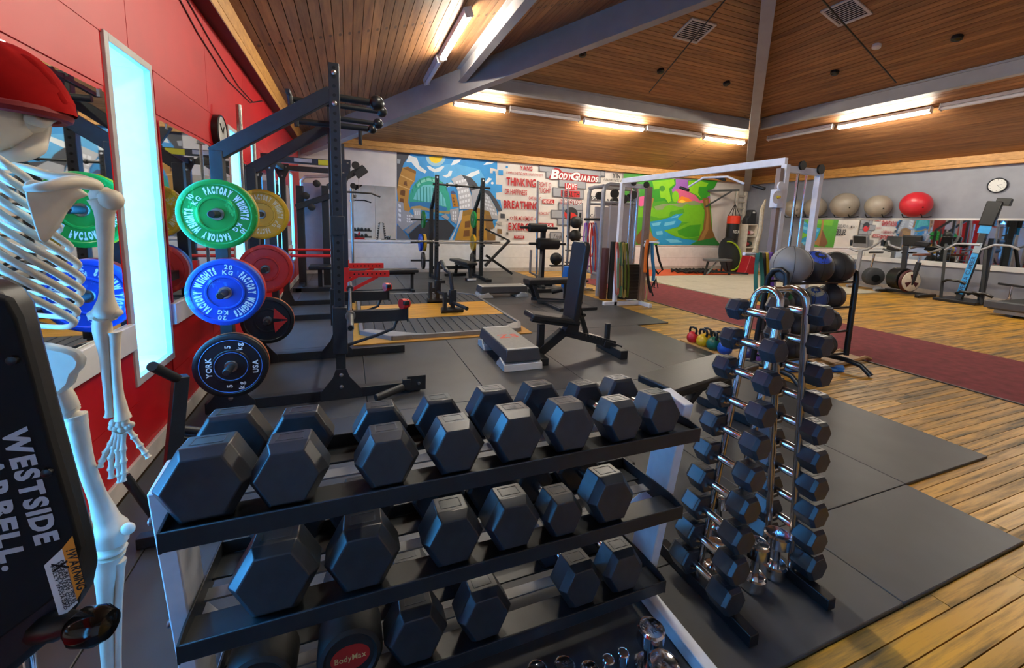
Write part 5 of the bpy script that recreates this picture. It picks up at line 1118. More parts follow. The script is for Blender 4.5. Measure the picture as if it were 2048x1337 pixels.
part(sr, 'landmine_arm', MB().bar((xs[1]+.1, ysf-.05, .35), (xs[1]+.85, ysf+.2, 1.0), .06, .06), BLK, .003); part(sr, 'landmine_strut', MB().bar((xs[1]+.1, ysf, 1.3), (xs[1]+.85, ysf+.2, 1.0), .04, .04), BLK); part(sr, 'stabiliser', MB().bar((xs[1]+.2, ysf+.2, .6), (xs[1]+1.0, ysf+.3, .08), .06, .06), BLK, .003)
bp = thing('flat_bench', 'black flat bench inside the squat rack', 'bench', (FZ(935, 562).x, FZ(935, 562).y+.5, 0), math.radians(98))
obj('pad', MB().b6(-.62, .6, -.15, .15, .40, .47), VIN, bp, .02); obj('beam', MB().b6(-.5, .5, -.04, .04, .32, .40), BLK, bp, .004); obj('front_leg', MB().bar((-.45, 0, .34), (-.52, 0, .05), .07, .07), BLK, bp, .004); obj('front_foot', MB().b6(-.6, -.46, -.13, .13, 0, .08), BLK, bp, .01); obj('foot_grip', MB().b6(-.615, -.6, -.12, .12, .02, .07), WHT, bp, .004); obj('rear_leg', MB().bar((.4, 0, .34), (.5, 0, .05), .07, .07), BLK, bp, .004); obj('rear_foot', MB().b6(.45, .55, -.3, .3, 0, .07), BLK, bp, .006)
# ---- plate tree with rollers, bars and mixed bars beside the emblem
gt = thing('roman_chair', 'black roller bench with foam rolls in front of the red lettering', 'gym machine', (4.9, 9.0, 0))
yg = 8.8
G = lambda px, py, dy=0.: FY(px, py, yg+dy)
part(gt, 'column', MB().b6(G(1085, 500).x-.05, G(1085, 500).x+.05, yg-.05, yg+.05, 0, G(1085, 450).z), BLK, .006)
for px, py, r, dx in ((1075, 456, .10, .0), (1092, 488, .13, .1)):
    q = G(px, py, -.2); part(gt, 'foam_roll', MB().lathe((q.x-.22, q.y, q.z), Xv, [(0, r*.6), (.02, r), (.42+dx, r), (.44+dx, r*.6)], 20), RUB)
    part(gt, 'roll_bar', MB().cyl((q.x-.42, q.y, q.z), (q.x+.5, q.y, q.z), .03), BLK)
    part(gt, 'roll_bracket', MB().bar((q.x, q.y+.02, q.z), (G(1085, 500).x, yg, q.z), .06, .08), BLK)
part(gt, 'spine', MB().bar((G(1062, 555).x, yg-.7, .08), (G(1085, 520).x, yg+.2, .08), .08, .10), BLK, .004); part(gt, 'foot', MB().b6(G(1062, 555).x-.35, G(1062, 555).x+.35, yg-.75, yg-.65, 0, .08), BLK, .004); part(gt, 'rear_foot', MB().b6(G(1085, 520).x-.35, G(1085, 520).x+.35, yg+.1, yg+.2, 0, .08), BLK, .004)
part(gt, 'strut', MB().bar((G(1065, 520).x, yg-.4, .1), (G(1085, 470).x, yg, G(1085, 475).z), .06, .06), BLK); part(gt, 'side_rail', MB().tube([G(1062, 500), G(1060, 545), G(1075, 552)], .03, 8), M('rail_pale', 'a8a09c', .4, .4))
for px, pt, pb, lb, rr in ((1076, 362, 500, 'upright grey bar in front of the word breathing', .028), (1127, 380, 520, 'tall steel bar leaning by the painted emblem', .022), (1136, 378, 520, 'second tall steel bar by the painted emblem', .022)):
    q = FY(px, pb, 9.3); single('storage_bar', MB().tube([(q.x, 9.3, 0), (q.x-.03, 9.32, 1.1), (FY(px, pt, 9.4).x, 9.4, FY(px, pt, 9.4).z)], rr, 10), STL, lb, 'barbell', 'bars stored upright')
bt = thing('ball_stand', 'black stand with slam balls beside the grey cable machine', 'stand', (5.6, 9.6, 0))
q = FY(1150, 500, 9.6)
for dx in (-.16, .16): part(bt, 'post', MB().cyl((q.x+dx, 9.7, 0), (q.x+dx, 9.7, FY(1150, 425, 9.6).z), .03), BLK)
part(bt, 'base', MB().b6(q.x-.4, q.x+.35, 9.4, 9.95, 0, .05), BLK, .004)
for z in (FY(1150, 460, 9.6).z, FY(1150, 488, 9.6).z, FY(1150, 512, 9.6).z): part(bt, 'shelf', MB().b6(q.x-.25, q.x+.3, 9.45, 9.68, z-.19, z-.16), BLK)
for i, (px, py) in enumerate(((1152, 445), (1150, 472), (1112, 518))):
    c = FY(px, py, 9.55); o = single('slam_ball', MB().sph(c, .16, 20, 14), RUB, ['black slam ball on top of the stand', 'black slam ball on the middle of the stand', 'black slam ball lower left of the stand'][i], 'ball', 'slam balls')
cq = FY(1112, 518, 9.55); part(bt, 'side_cradle', MB().b6(cq.x-.15, q.x-.1, 9.5, 9.62, cq.z-.2, cq.z-.16), BLK)
# ================================================================ CABLE MACHINES
TAU = M('taupe_steel', '8d7c74', .45, .2, var=.08)
cc = thing('cable_crossover', 'white cable crossover with two towers joined by an overhead beam', 'cable machine', (5.15, 5.1, FW))
LA, LB, RA, RB = V((4.72, 6.57, 0)), V((5.29, 6.57, 0)), V((4.94, 3.62, 0)), V((5.56, 3.62, 0)); ZC = 2.30
for a, b, s in ((LA, LB, 1), (RA, RB, -1)):
    part(cc, 'post', MB().b6(a.x-.035, a.x+.035, a.y-.035, a.y+.035, FW, ZC), WHS, .004); part(cc, 'post', MB().b6(b.x-.035, b.x+.035, b.y-.035, b.y+.035, FW, ZC), WHS if s < 0 else TAU, .004)
    part(cc, 'head_beam', MB().b6(a.x, b.x, a.y-.03, a.y+.03, ZC-.09, ZC-.01), WHS, .004)
    part(cc, 'base_beam', MB().b6(a.x-.25, b.x+.05, a.y-.035, a.y+.035, FW, FW+.08), WHS, .004); part(cc, 'base_foot', MB().b6(b.x-.035, b.x+.035, a.y-.35, a.y+.35, FW, FW+.07), WHS, .004)
    for u in (.36, .62):
        x = a.x+(b.x-a.x)*u; part(cc, 'guide_rod', MB().cyl((x, a.y, .1), (x, a.y, ZC-.09), .012), CHR)
    part(cc, 'weight_stack', MB().b6(a.x+.12, b.x-.10, a.y-.07, a.y+.07, .10, .78), BLK2, .004)
    for k in range(9): part(cc, 'stack_plate', MB().b6(a.x+.118, b.x-.098, a.y-.073, a.y+.073, .14+k*.068, .195+k*.068), BLK2, .003)
    part(cc, 'pulley', MB().lathe((a.x+.2, a.y-.05, ZC+.0), -Yv, [(0, .055), (.012, .045), (.024, .055)], 18), BLK2); part(cc, 'pulley', MB().lathe((b.x-.08, a.y-.05, ZC-.02), -Yv, [(0, .06), (.012, .05), (.024, .06)], 18), BLK2)
    part(cc, 'cable', MB().tube([(a.x+.25, a.y, ZC-.02), (a.x+.25, a.y, .8)], .005, 6), BLK2)
    # adjustable trolley on the taupe rail
    rx_ = b.x+.07 if s > 0 else a.x-.09
    part(cc, 'slide_rail', MB().b6(rx_-.03, rx_+.03, a.y-.03, a.y+.03, FW+.05, ZC-.05), TAU, .004)
    zt2 = 1.02 if s > 0 else FY(1540, 395, a.y).z
    part(cc, 'trolley', MB().b6(rx_-.05, rx_+.05, a.y-.055, a.y+.055, zt2-.12, zt2+.10), WHS, .006)
    tp = part(cc, 'trolley_plate', MB().lathe((rx_-.09*(1 if s < 0 else -.0), a.y-.06, zt2), -Yv, [(0, .075), (.012, .075)], 20), WHS)
    part(cc, 'trolley_pulley', MB().lathe((rx_-.05, a.y-.06, zt2+.13), -Yv, [(0, .055), (.02, .055)], 18), WHS)
    part(cc, 'trolley_knob', MB().lathe((rx_-.09*(1 if s < 0 else 0), a.y-.075, zt2), -Yv, [(0, .02), (.03, .016)], 12), YEL)
part(cc, 'overhead_beam', MB().bar((LA.x, LA.y, ZC+.02), (RA.x, RA.y, ZC+.04), .06, .09), WHS, .005)
pm = lambda u: LA+(RA-LA)*u+Z*(ZC-.06)
hb = part(cc, 'pull_up_handle', MB().tube([pm(.52)+V((-.02, .0, -.12)), pm(.6)+V((0, 0, -.0)), pm(.72)+V((.05, 0, -.01)), pm(.78)+V((.1, -.05, -.12))], .016, 8), WHS)
for u, o in ((.47, V((-.03, 0, -.12))), (.66, V((.05, .02, .0))), (.82, V((.12, -.05, -.15)))): part(cc, 'rubber_grip', MB().cyl(pm(u)+o, pm(u+.05)+o+V((.02, 0, -.05)), .022), RUB)
# grey twin cable station behind
gm = thing('cable_station', 'grey tubular twin cable station in front of the mural', 'cable machine', (5.5, 8.0, FW))
for y in (8.3, 7.55):
    x0, x1, h = FY(1172 if y > 8 else 1200, 500, y).x, FY(1262 if y > 8 else 1268, 480, y).x, 2.36
    part(gm, 'frame_loop', MB().tube([(x0, y, FW), (x0, y, 1.2), (x0, y, h-.16), (x0+.03, y, h-.06), (x0+.13, y, h), (x1-.13, y, h), (x1-.03, y, h-.06), (x1, y, h-.16), (x1, y, 1.2), (x1, y, FW)], .045, 10), GRS)
    part(gm, 'cross_tube', MB().cyl((x0, y, 1.98), (x1, y, 1.98), .03), GRS); part(gm, 'low_tube', MB().cyl((x0, y, .55), (x1, y, .55), .03), GRS)
    part(gm, 'shroud', MB().b6(x0+.18, x1-.12, y-.03, y+.03, .25, 1.92), M('shroud_grey', 'a5a2a8', .5, var=.05), .01)
    for k in range(3): part(gm, 'pulley', MB().lathe((x0+.2+(x1-x0-.4)*k/2, y-.08, 2.16-.1*(k % 2)), -Yv, [(0, .09), (.03, .08), (.06, .09)], 18), BLK2)
xa = FY(1200, 500, 7.55).x
for z in (2.32, .45): part(gm, 'link_tube', MB().cyl((xa, 7.55, z), (FY(1172, 500, 8.3).x, 8.3, z), .035), GRS)
part(gm, 'handle_hook', MB().cyl((xa, 7.6, 1.62), (xa-.02, 8.2, 1.62), .03), BLK2)
# bands, tube, boards
def band(label, pts, col, w_=.04, t=.006, cat='resistance band', group='resistance bands'):
    """flat loop hanging through the points (closed ribbon)"""
    P_ = [V(p) for p in pts]; mb = MB(); n = len(P_)
    for i, p_ in enumerate(P_):
        d, s, u = frame(P_[(i+1) % n]-P_[i-1], Yv); nrm = s if abs(s.y) < .8 else u
        ww = Yv*w_/2; nn = d.cross(Yv).normalized()*t/2
        mb.v += [p_-ww-nn, p_+ww-nn, p_+ww+nn, p_-ww+nn]
    for i in range(n):
        j = (i+1) % n
        for k in range(4): mb.f.append((i*4+k, i*4+(k+1) % 4, j*4+(k+1) % 4, j*4+k))
    return single('resistance_band', mb, M('band_'+col, col, .55, var=.1), label, cat, group)
def hang(label, px, pt, pb, y, col, wpx=10, wb=.05):
    a, b = FY(px, pt, y), FY(px, pb, y); h = wpx*y*1.25/829/2
    pts = [a+V((-h*.3, 0, 0)), a+V((0, 0, .012)), a+V((h*.3, 0, 0))] + [a+(b-a)*u+V((h*(.35+.65*math.sin(u*2.6)), 0, 0)) for u in (.2, .5, .8)] + [b+V((h*.5, 0, .0)), b+V((0, 0, -.02)), b+V((-h*.5, 0, 0))] + [a+(b-a)*u+V((-h*(.35+.65*math.sin(u*2.6)), 0, 0)) for u in (.8, .5, .2)]
    return band(label, pts, col, wb)
for px, pt, pb, col, lb in ((1234, 486, 588, 'c06a5a', 'pink'), (1240, 486, 592, '6f9a6a', 'pale green'), (1247, 487, 594, 'b8a15a', 'tan'), (1253, 488, 593, '6b7a2c', 'olive')): hang('%s resistance band looped on the left crossover tower' % lb, px, pt, pb, 6.46, col, 9)
for px, pb, col, lb in ((1172, 538, '9a5ab0', 'violet'), (1181, 512, 'c22a34', 'red'), (1190, 540, '6a8ad0', 'light blue'), (1186, 548, 'd03a34', 'scarlet')): hang('%s resistance band on the grey cable station' % lb, px, 447, pb, 7.85, col, 12)
zb3 = FY(1520, 507, 3.6).z
part(cc, 'band_bar', MB().cyl(FY(1488, 508, 3.62), (RA.x, RA.y, zb3), .022), WHS)
for px, pt, pb, col, lb, w_ in ((1518, 507, 600, '2f6f5c', 'dark green', 22), (1527, 508, 690, '2a2326', 'black', 8), (1533, 508, 640, 'c9a928', 'yellow', 8), (1541, 507, 705, '6b4aa8', 'purple', 12)): hang('%s resistance band hanging on the right crossover tower' % lb, px, pt, pb, 3.52, col, w_)
rp = thing('triceps_rope', 'beige rope hanging from the right tower trolley', 'rope', FY(1522, 500, 3.45))
part(rp, 'rope', MB().tube([FY(1531, 400, 3.5), FY(1524, 420, 3.48), FY(1521, 460, 3.46), FY(1513, 492, 3.46)], [.01, .024, .024, .022], 8), M('rope_beige', 'c8b48e', .8, var=.2, scale=60)); part(rp, 'tassel', MB().cyl(FY(1513, 492, 3.46), FY(1510, 506, 3.46), .02, .035), M('rope_beige', 'c8b48e', .8))
ss = thing('suspension_straps', 'black and blue suspension straps hanging beside the left tower', 'straps', FZ(1305, 600, .05))
for pts, col, r in (([(1298, 486), (1293, 520), (1296, 560), (1302, 585)], '1c1d20', .03), ([(1304, 486), (1305, 520), (1308, 545), (1306, 562)], '2f7fb0', .03), ([(1312, 490), (1318, 520), (1325, 540), (1316, 548), (1310, 540)], '202124', .02), ([(1296, 480), (1292, 500), (1290, 545)], 'd8701c', .03), ([(1310, 560), (1302, 578), (1306, 592)], '1c1d20', .015), ([(1292, 560), (1294, 585), (1292, 600)], 'b09a6a', .015)):
    part(ss, 'strap', MB().tube([FY(x, y, 6.3) for x, y in pts], r, 8), M('strap_'+col, col, .7))
part(ss, 'hook_bar', MB().cyl((LB.x, 6.55, FY(1300, 484, 6.4).z), FY(1318, 486, 6.3), .02), WHS)
part(ss, 'handle', MB().tube([FY(1308, 575, 6.3), FY(1316, 577, 6.3), FY(1312, 556, 6.3), FY(1308, 575, 6.3)], .012, 6), BLK2)
px = FZ(1205, 596); single('foam_tube', MB().lathe((px.x, px.y, FW), Z, [(0, .07), (.01, .075), (1.05, .075), (1.06, .07)], 20), M('maroon_rubber', '4a2224', .6, var=.1), 'maroon weighted tube standing by the grey cable station', 'weight tube')
p = FZ(1222, 598); single('foam_mat', MB().b6(p.x-.02, p.x+.30, p.y+.05, p.y+.12, FW, FY(1222, 484, p.y).z), M('foam_black', '1c1c1e', .8, var=.1), 'black foam board standing by the left crossover tower', 'exercise mat', bev=.01)
p = FZ(1155, 575, .1); cr_ = thing('bar_pile', 'loose steel dumbbell bars lying on the floor behind the low bench', 'bars', (p.x, p.y, 0))
for k in range(6): part(cr_, 'bar', MB().cyl((p.x-.2, p.y+.05*k, .03+.02*(k % 3)), (p.x+.35, p.y-.15+.07*k, .04+.02*(k % 2)), .016), CHR)
single('blue_box', MB().prism([(p.x-.05, p.y+.5, 0), (p.x+.2, p.y+.5, 0), (p.x+.16, p.y+.5, .5), (p.x+.0, p.y+.5, .5)], (0, .2, 0)), M('blue_plastic', '1c6fd0', .4), 'blue plastic stand beside the grey cable station', 'plastic stand', bev=.01)
# ================================================================ BACK RIGHT CORNER
bg = thing('punch_bag', 'black punch bag with red top hanging from a wall bracket', 'punch bag', FY(1462, 512, 11.3))
cb = FY(1464, 470, 11.3); zt3, zb4 = FY(1466, 432, 11.3).z, FY(1461, 508, 11.3).z
part(bg, 'bag', MB().lathe((cb.x, 11.3, 0), Z, [(zb4, .19), (zb4+.04, .215), (zt3-.28, .215)], 24), VIN); part(bg, 'red_top', MB().lathe((cb.x, 11.3, 0), Z, [(zt3-.28, .217), (zt3-.02, .217), (zt3, .20)], 24), M('bag_red', 'd83a20', .45))
for k in range(4): a = k*PI/2+.4; part(bg, 'strap', MB().tube([(cb.x+.2*math.cos(a), 11.3+.2*math.sin(a), zt3), (cb.x, 11.3, zt3+.42)], .012, 6), BLK2)
part(bg, 'chain', MB().tube([(cb.x, 11.3, zt3+.42), (cb.x, 11.3, 2.86)], .018, 6), STL)
tx = MB(); text(tx, 'RDX', .10, lambda x, y: V((cb.x-.05+x, 11.3-.219, zt3-.62+y)), .02); part(bg, 'maker_print', tx, TXT)
bk_ = thing('bag_bracket', 'black steel wall bracket holding the punch bag', 'bracket', (12.8, YB, 2.3))
part(bk_, 'arm', MB().bar((cb.x-.75, 11.9, 2.88), (cb.x+.1, 11.28, 2.92), .07, .07), BLK, .004); part(bk_, 'wall_plate', MB().b6(cb.x-.85, cb.x-.75, YB-.06, YB-.004, 2.2, 2.95), BLK, .004); part(bk_, 'brace', MB().bar((cb.x-.78, 11.9, 2.3), (cb.x-.1, 11.42, 2.88), .06, .06), BLK, .004)
ld2 = thing('wall_ladder', 'pale wooden wall bars ladder in the back right corner', 'wall bars', (13.95, YB, 0))
for x in (13.72, 14.16): part(ld2, 'side_rail', MB().b6(x-.04, x+.04, YB-.16, YB-.06, FW, 2.95), M('pale_wood', 'c9c2b4', .5), .006)
for k in range(12): part(ld2, 'rung', MB().cyl((13.72, YB-.11, .25+k*.23), (14.16, YB-.11, .25+k*.23), .025), M('pale_wood', 'c9c2b4', .5))
sh_ = thing('cube_shelf', 'white four cube shelf with boxing gear in the corner', 'shelf', (13.85, 11.4, 0))
sx0, sx1, sy0, sy1, szt = 13.5, 13.98, 11.05, 11.45, 1.72
SHW = M('shelf_white', 'd8d0bf', .5)
for x in (sx0, sx1): part(sh_, 'side', MB().b6(x-.02, x+.02, sy0, sy1, FW, szt), SHW, .003)
for k in range(5): part(sh_, 'board', MB().b6(sx0+.02, sx1-.02, sy0, sy1, .02+k*(szt-.06)/4, .055+k*(szt-.06)/4), SHW, .002)
part(sh_, 'back', MB().b6(sx0, sx1, sy1, sy1+.01, FW, szt), SHW)
for i, (zz, dx, col, lb) in enumerate(((1.3, .17, 'c8404a', 'red boxing glove on the top shelf'), (1.3, .34, 'e0c8c8', 'pale boxing glove on the top shelf'), (.88, .18, 'b03a40', 'red boxing glove on the second shelf'), (.9, .33, '2a3a34', 'dark boxing glove on the second shelf'), (.46, .28, 'a8222c', 'red head guard on the third shelf'), (.06, .25, '701a20', 'dark red glove on the lowest shelf'))):
    th = thing('boxing_glove', lb, 'boxing glove', (sx0+dx, sy0+.16, zz+.02), .3*i, 'gear on the cube shelf'); gmt = M('glove_'+col, col, .4)
    obj('mitt', MB().sph((0, 0, .09), .085, 14, 10, (.95, 1.3, 1)), gmt, th); obj('thumb', MB().sph((.06, -.03, .11), .04, 10, 8, (1, 1.4, 1)), gmt, th); obj('cuff', MB().cyl((0, .09, .08), (0, .15, .08), .06, .065), gmt, th)
bpk = thing('backpack', 'dark padded body shield on top of the cube shelf', 'body shield', (13.75, 11.25, szt))
obj('shell', MB().prism([(-.24, -.12, .0), (.22, -.12, .0), (.22, -.12, .42), (.14, -.12, .52), (-.06, -.12, .52), (-.12, -.12, .3), (-.24, -.12, .2)], (0, .22, 0)), M('shield_dark', '2a2d32', .6), bpk, .03); obj('tag', MB().b6(.0, .12, -.125, -.12, .40, .46), WHT, bpk)
# things on and by the mats at the back
p = FZ(1385, 538, .1); rb = thing('battle_rope', 'coiled black battle rope on the orange mats', 'battle rope', (p.x, p.y, 0))
for k in range(5): part(rb, 'coil', MB().tube([(p.x-.8+k*.3+.28*math.cos(t), p.y-.3+.3*math.sin(t), .05+.05*((k+i_) % 2)) for i_, t in enumerate([2*PI*j/14 for j in range(14)])], .035, 8, True), M('rope_black', '1a1a1c', .8, var=.2, scale=40))
tr_ = thing('mini_trampoline', 'black mini trampoline with lime edging leaning by the punch bag', 'trampoline', FZ(1455, 540, 0))
tc_ = FY(1458, 512, 10.95)
part(tr_, 'frame', MB().lathe((tc_.x, 10.95, tc_.z), V((.15, -1, .25)), [(0, .62), (.03, .66), (.06, .62)], 36), BLK); part(tr_, 'bed', MB().lathe((tc_.x, 10.95, tc_.z), V((.15, -1, .25)), [(.02, .5), (.025, .5)], 36), M('trampoline_bed', '26282b', .6))
part(tr_, 'edging', MB().tube([V((tc_.x+.52*math.cos(t), 10.93-.0, tc_.z+.50*math.sin(t))) + V((-.0, -.03+.12*math.sin(t), 0)) for t in [2*PI*j/32 for j in range(32)]], .03, 6, True), M('lime', 'a8c82a', .5))
part(tr_, 'leg', MB().cyl((tc_.x-.3, 10.95, .0), (tc_.x-.3, 10.95, tc_.z-.3), .025), BLK); part(tr_, 'leg', MB().cyl((tc_.x+.3, 10.95, .0), (tc_.x+.3, 10.95, tc_.z-.3), .025), BLK)
fb = thing('floor_bench', 'folded grey bench frame by the trampoline', 'bench', FZ(1430, 548))
q1 = FY(1412, 518, 10.2)
part(fb, 'pad', MB().b6(q1.x, q1.x+1.0, 10.05, 10.35, q1.z-.08, q1.z), M('grey_pad', '5a5c60', .5), .02)
part(fb, 'leg', MB().bar((q1.x+.1, 10.2, q1.z-.08), (q1.x+.0, 10.2, 0), .05, .05), BLK); part(fb, 'leg', MB().bar((q1.x+.9, 10.2, q1.z-.08), (q1.x+1.1, 10.2, 0), .05, .05), BLK); part(fb, 'base', MB().bar((q1.x+.2, 10.2, .12), (q1.x+1.7, 10.0, .05), .06, .06), BLK); part(fb, 'brace', MB().bar((q1.x+.1, 10.2, .04), (q1.x+.5, 10.2, q1.z-.08), .04, .04), GRS)
p = FZ(1500, 548); single('red_trolley', MB().prism([(p.x-.3, p.y, FW), (p.x+.25, p.y, FW), (p.x+.28, p.y, .55), (p.x-.05, p.y, .62), (p.x-.2, p.y, .1)], (0, .35, 0)), M('trolley_red', 'a81a28', .45), 'red padded wedge on the floor below the cube shelf', 'wedge', bev=.02)
# ================================================================ BALL RACK
br = thing('ball_rack', 'black tubular ball rack with curved feet', 'ball rack', (4.6, 3.0, FW))
BY, bx0, bx1 = 2.93, 4.06, 5.16
for x in (bx0, bx1):
    part(br, 'upright', MB().tube([(x, BY+.16, .02), (x, BY+.13, .5), (x, BY+.09, 1.02), (x, BY+.04, 1.10), (x, BY-.04, 1.12), (x, BY-.10, 1.08), (x, BY-.11, 1.0), (x, BY-.12, .15)], .028, 10), BLK2)
    part(br, 'foot', MB().tube([(x, BY+.35, FW+.02), (x, BY+.2, .08), (x, BY-.12, .10), (x, BY-.28, .08), (x, BY-.38, FW+.02)], .028, 10), BLK2)
lvz = [.98, .70, .43, .17]
for z in lvz:
    for dy in (-.11, .11): part(br, 'shelf_rail', MB().cyl((bx0, BY+dy, z), (bx1, BY+dy, z), .013), BLK2)
MBg = {'grey': M('ball_grey', '7e8082', .5, var=.08), 'dark': M('ball_dark', '2f3134', .45, var=.1), 'blue': M('ball_blue', '2b4fc0', .5), 'green': M('ball_green', '1f7a4a', .5), 'navy': M('ball_navy', '2c4a80', .5), 'cream': M('ball_cream', 'b9ae8c', .5)}
def med_ball(label, x, lev, r, col, patch=None):
    zc = lvz[lev]+math.sqrt(max((r+.013)**2-.11**2, .0004)); th = thing('medicine_ball', label, 'ball', (x, BY, zc-r), random.uniform(-.4, .4), 'balls on the ball rack')
    obj('ball', MB().sph((0, 0, r), r, 26, 16), MBg[col], th)
    for k in range(3):
        a = k*PI/3; obj('seam', MB().tube([(r*1.001*math.cos(t)*math.cos(a), r*1.001*math.cos(t)*math.sin(a), r+r*1.001*math.sin(t)) for t in [2*PI*j/32 for j in range(32)]], .0022, 5, True), M('seam_dark', '1a1b1d', .6), th)
    if patch: obj('patch', MB().lathe((0, 0, r), V((-.3, -.5, .8)), [(r*.80, r*.605), (r*.92, r*.41), (r*1.006, r*.06)], 20), MBg[patch], th)
med_ball('large grey wall ball at the left of the top shelf', 4.25, 0, .195, 'grey'); med_ball('dark wall ball with blue patch in the middle of the top shelf', 4.62, 0, .175, 'dark', 'blue'); med_ball('dark wall ball at the right of the top shelf', 4.97, 0, .172, 'dark')
for i, (x, r, c, pch, lb) in enumerate(((4.17, .12, 'dark', 'green', 'dark medicine ball with green patch on the second shelf'), (4.42, .125, 'dark', None, 'dark medicine ball left of the navy one on the second shelf'), (4.68, .13, 'navy', 'cream', 'navy and cream medicine ball on the second shelf'), (4.95, .14, 'dark', None, 'dark medicine ball at the right of the second shelf'))): med_ball(lb, x, 1, r, c, pch)
for i, (x, r, c, pch, lb) in enumerate(((4.18, .11, 'grey', None, 'grey medicine ball at the left of the third shelf'), (4.42, .12, 'dark', None, 'dark medicine ball second on the third shelf'), (4.66, .12, 'dark', 'green', 'dark medicine ball with green band on the third shelf'), (4.95, .135, 'dark', None, 'dark medicine ball at the right of the third shelf'))): med_ball(lb, x, 2, r, c, pch)
for i, (x, r, c, lb) in enumerate(((4.18, .115, 'grey', 'grey slam ball at the left of the lowest shelf'), (4.42, .115, 'dark', 'dark slam ball second on the lowest shelf'), (4.66, .115, 'grey', 'grey slam ball third on the lowest shelf'), (4.94, .13, 'dark', 'dark slam ball at the right of the lowest shelf'))): med_ball(lb, x, 3, r, c)
# blue mat and timber sledge at the foot of the ball rack
bm_ = MB(); nx, ny = 12, 8
c4 = [FZ(1560, 742, .0), FZ(1690, 742, .0), FZ(1672, 712, .0), FZ(1570, 705, .0)]
for j in range(ny+1):
    for i in range(nx+1):
        u, v = i/nx, j/ny; p_ = (c4[0]*(1-u)+c4[1]*u)*(1-v)+(c4[3]*(1-u)+c4[2]*u)*v; bm_.v.append(V((p_.x, p_.y, FW+.012+.035*abs(math.sin(7*u+3*v)*math.sin(5*v+u)))))
for j in range(ny):
    for i in range(nx): k = j*(nx+1)+i; bm_.f.append((k, k+1, k+nx+2, k+nx+1))
nv = len(bm_.v); bm_.v += [V((p_.x, p_.y, FW+.001)) for p_ in bm_.v[:nv]]; bm_.f += [tuple(reversed([i+nv for i in f])) for f in bm_.f]
single('blue_towel', bm_, M('towel_blue', '2a78d0', .8, var=.15, scale=20), 'crumpled blue towel on the floor in front of the ball rack', 'towel', sharp=80)
sl_ = thing('wooden_sledge', 'small wooden balance board on the floor by the ball rack foot', 'balance board', FZ(1690, 725))
a, b = FZ(1672, 735, FW), FZ(1735, 722, FW)
for s in (0, 1):
    o = V((.0, s*.28, 0)); part(sl_, 'runner', MB().tube([a+o+V((-.25, 0, .02)), a+o+V((.1, 0, .03)), b+o+V((-.05, 0, .05)), b+o+V((.05, 0, .02))], .022, 6), M('ash_wood', 'b58a4e', .5, var=.15))
part(sl_, 'deck', MB().b6(a.x-.2, b.x-.1, a.y+.02, a.y+.3, FW+.03, FW+.05), M('ash_wood', 'b58a4e', .5), .004)
# ================================================================ KETTLEBELLS
kbb = FZ(1368, 683, 0)
single('kettlebell_board', MB().b6(4.12, 4.42, 3.05, 4.22, FW, FW+.03), M('ash_wood', 'b58a4e', .5), 'low timber board under the kettlebells', 'board', bev=.004)
def kettlebell(label, x, y, r, col, group='kettlebells on the timber board'):
    th = thing('kettlebell', label, 'kettlebell', (x, y, FW+.03), random.uniform(-.3, .3), group)
    obj('bell', MB().lathe((0, 0, 0), Z, [(0, r*.6), (.004, r*.66), (r*.35, r*.93), (r*.85, r), (r*1.35, r*.85), (r*1.75, r*.5), (r*1.9, r*.2)], 22), M('kettle_'+col, col, .35, var=.08), th)
    obj('handle', MB().tube([(0, -r*.55, r*1.5), (0, -r*.72, r*2.1), (0, -r*.55, r*2.55), (0, 0, r*2.66), (0, r*.55, r*2.55), (0, r*.72, r*2.1), (0, r*.55, r*1.5)], r*.2, 10), BLK2, th)
for i, (px, py, r, col, lb) in enumerate(((1393, 676, .075, 'c0222a', 'red kettlebell at the far end of the board'), (1411, 679, .08, 'd0a818', 'yellow kettlebell second on the board'), (1428, 686, .085, '0f5a48', 'green kettlebell third on the board'), (1447, 692, .085, '1c4fb0', 'blue kettlebell fourth on the board'))):
    q = FX(px, py, 4.20); kettlebell(lb, 4.20, 4.08-i*.17, r, col)
for i, (y, col, lb) in enumerate(((3.98, 'caa018', 'yellow kettlebell in the rear row of the board'), (3.80, '1f7a4a', 'small green kettlebell in the rear row of the board'), (3.36, '2a2f5a', 'navy kettlebell behind the chrome tower'), (3.18, '5a3a8a', 'purple kettlebell at the near end of the board'))): kettlebell(lb, 4.34, y, .075, col)
# ================================================================ GYM BALLS, CLOCK, CARDIO ON THE GREY WALL
GB = M('gym_ball_silver', '9a9184', .38, var=.06); GBR = M('gym_ball_red', 'c42836', .35, var=.06)
for i, (px, py, r, m_, lb) in enumerate(((1590, 405, .30, GB, 'silver gym ball on the wall nearest the corner'), (1632, 405, .31, GB, 'silver gym ball seen behind the crossover post'), (1690, 404, .36, GB, 'largest silver gym ball on the grey wall'), (1757, 408, .31, GB, 'silver gym ball next to the red one'), (1833, 402, .33, GBR, 'red gym ball resting on wall brackets'))):
    c = FX(px, py, XR-r-.03); zc = 1.985+r
    g = thing('gym_ball', lb, 'gym ball', (c.x, c.y, zc-r), 0, 'gym balls along the grey wall')
    obj('ball', MB().sph((0, 0, r), r, 32, 20), m_, g, sharp=80); obj('valve', MB().lathe((-r*.6, -r*.75, r*.75), V((-.6, -.75, -.25)), [(0, .02), (.01, .015)], 10), BLK2, g)
    for s in (-1, 1): single('ball_bracket', MB().tube([(XR-.02, c.y+s*.2, 2.02), (XR-.2, c.y+s*.2, 1.99), (XR-.42, c.y+s*.2, 1.98), (XR-.5, c.y+s*.2, 2.06)], .014, 6), BLK2, '%s black bracket under the %s' % ('near' if s < 0 else 'far', lb), 'bracket', 'gym ball brackets')
q = FX(1995, 371, XR-.03)
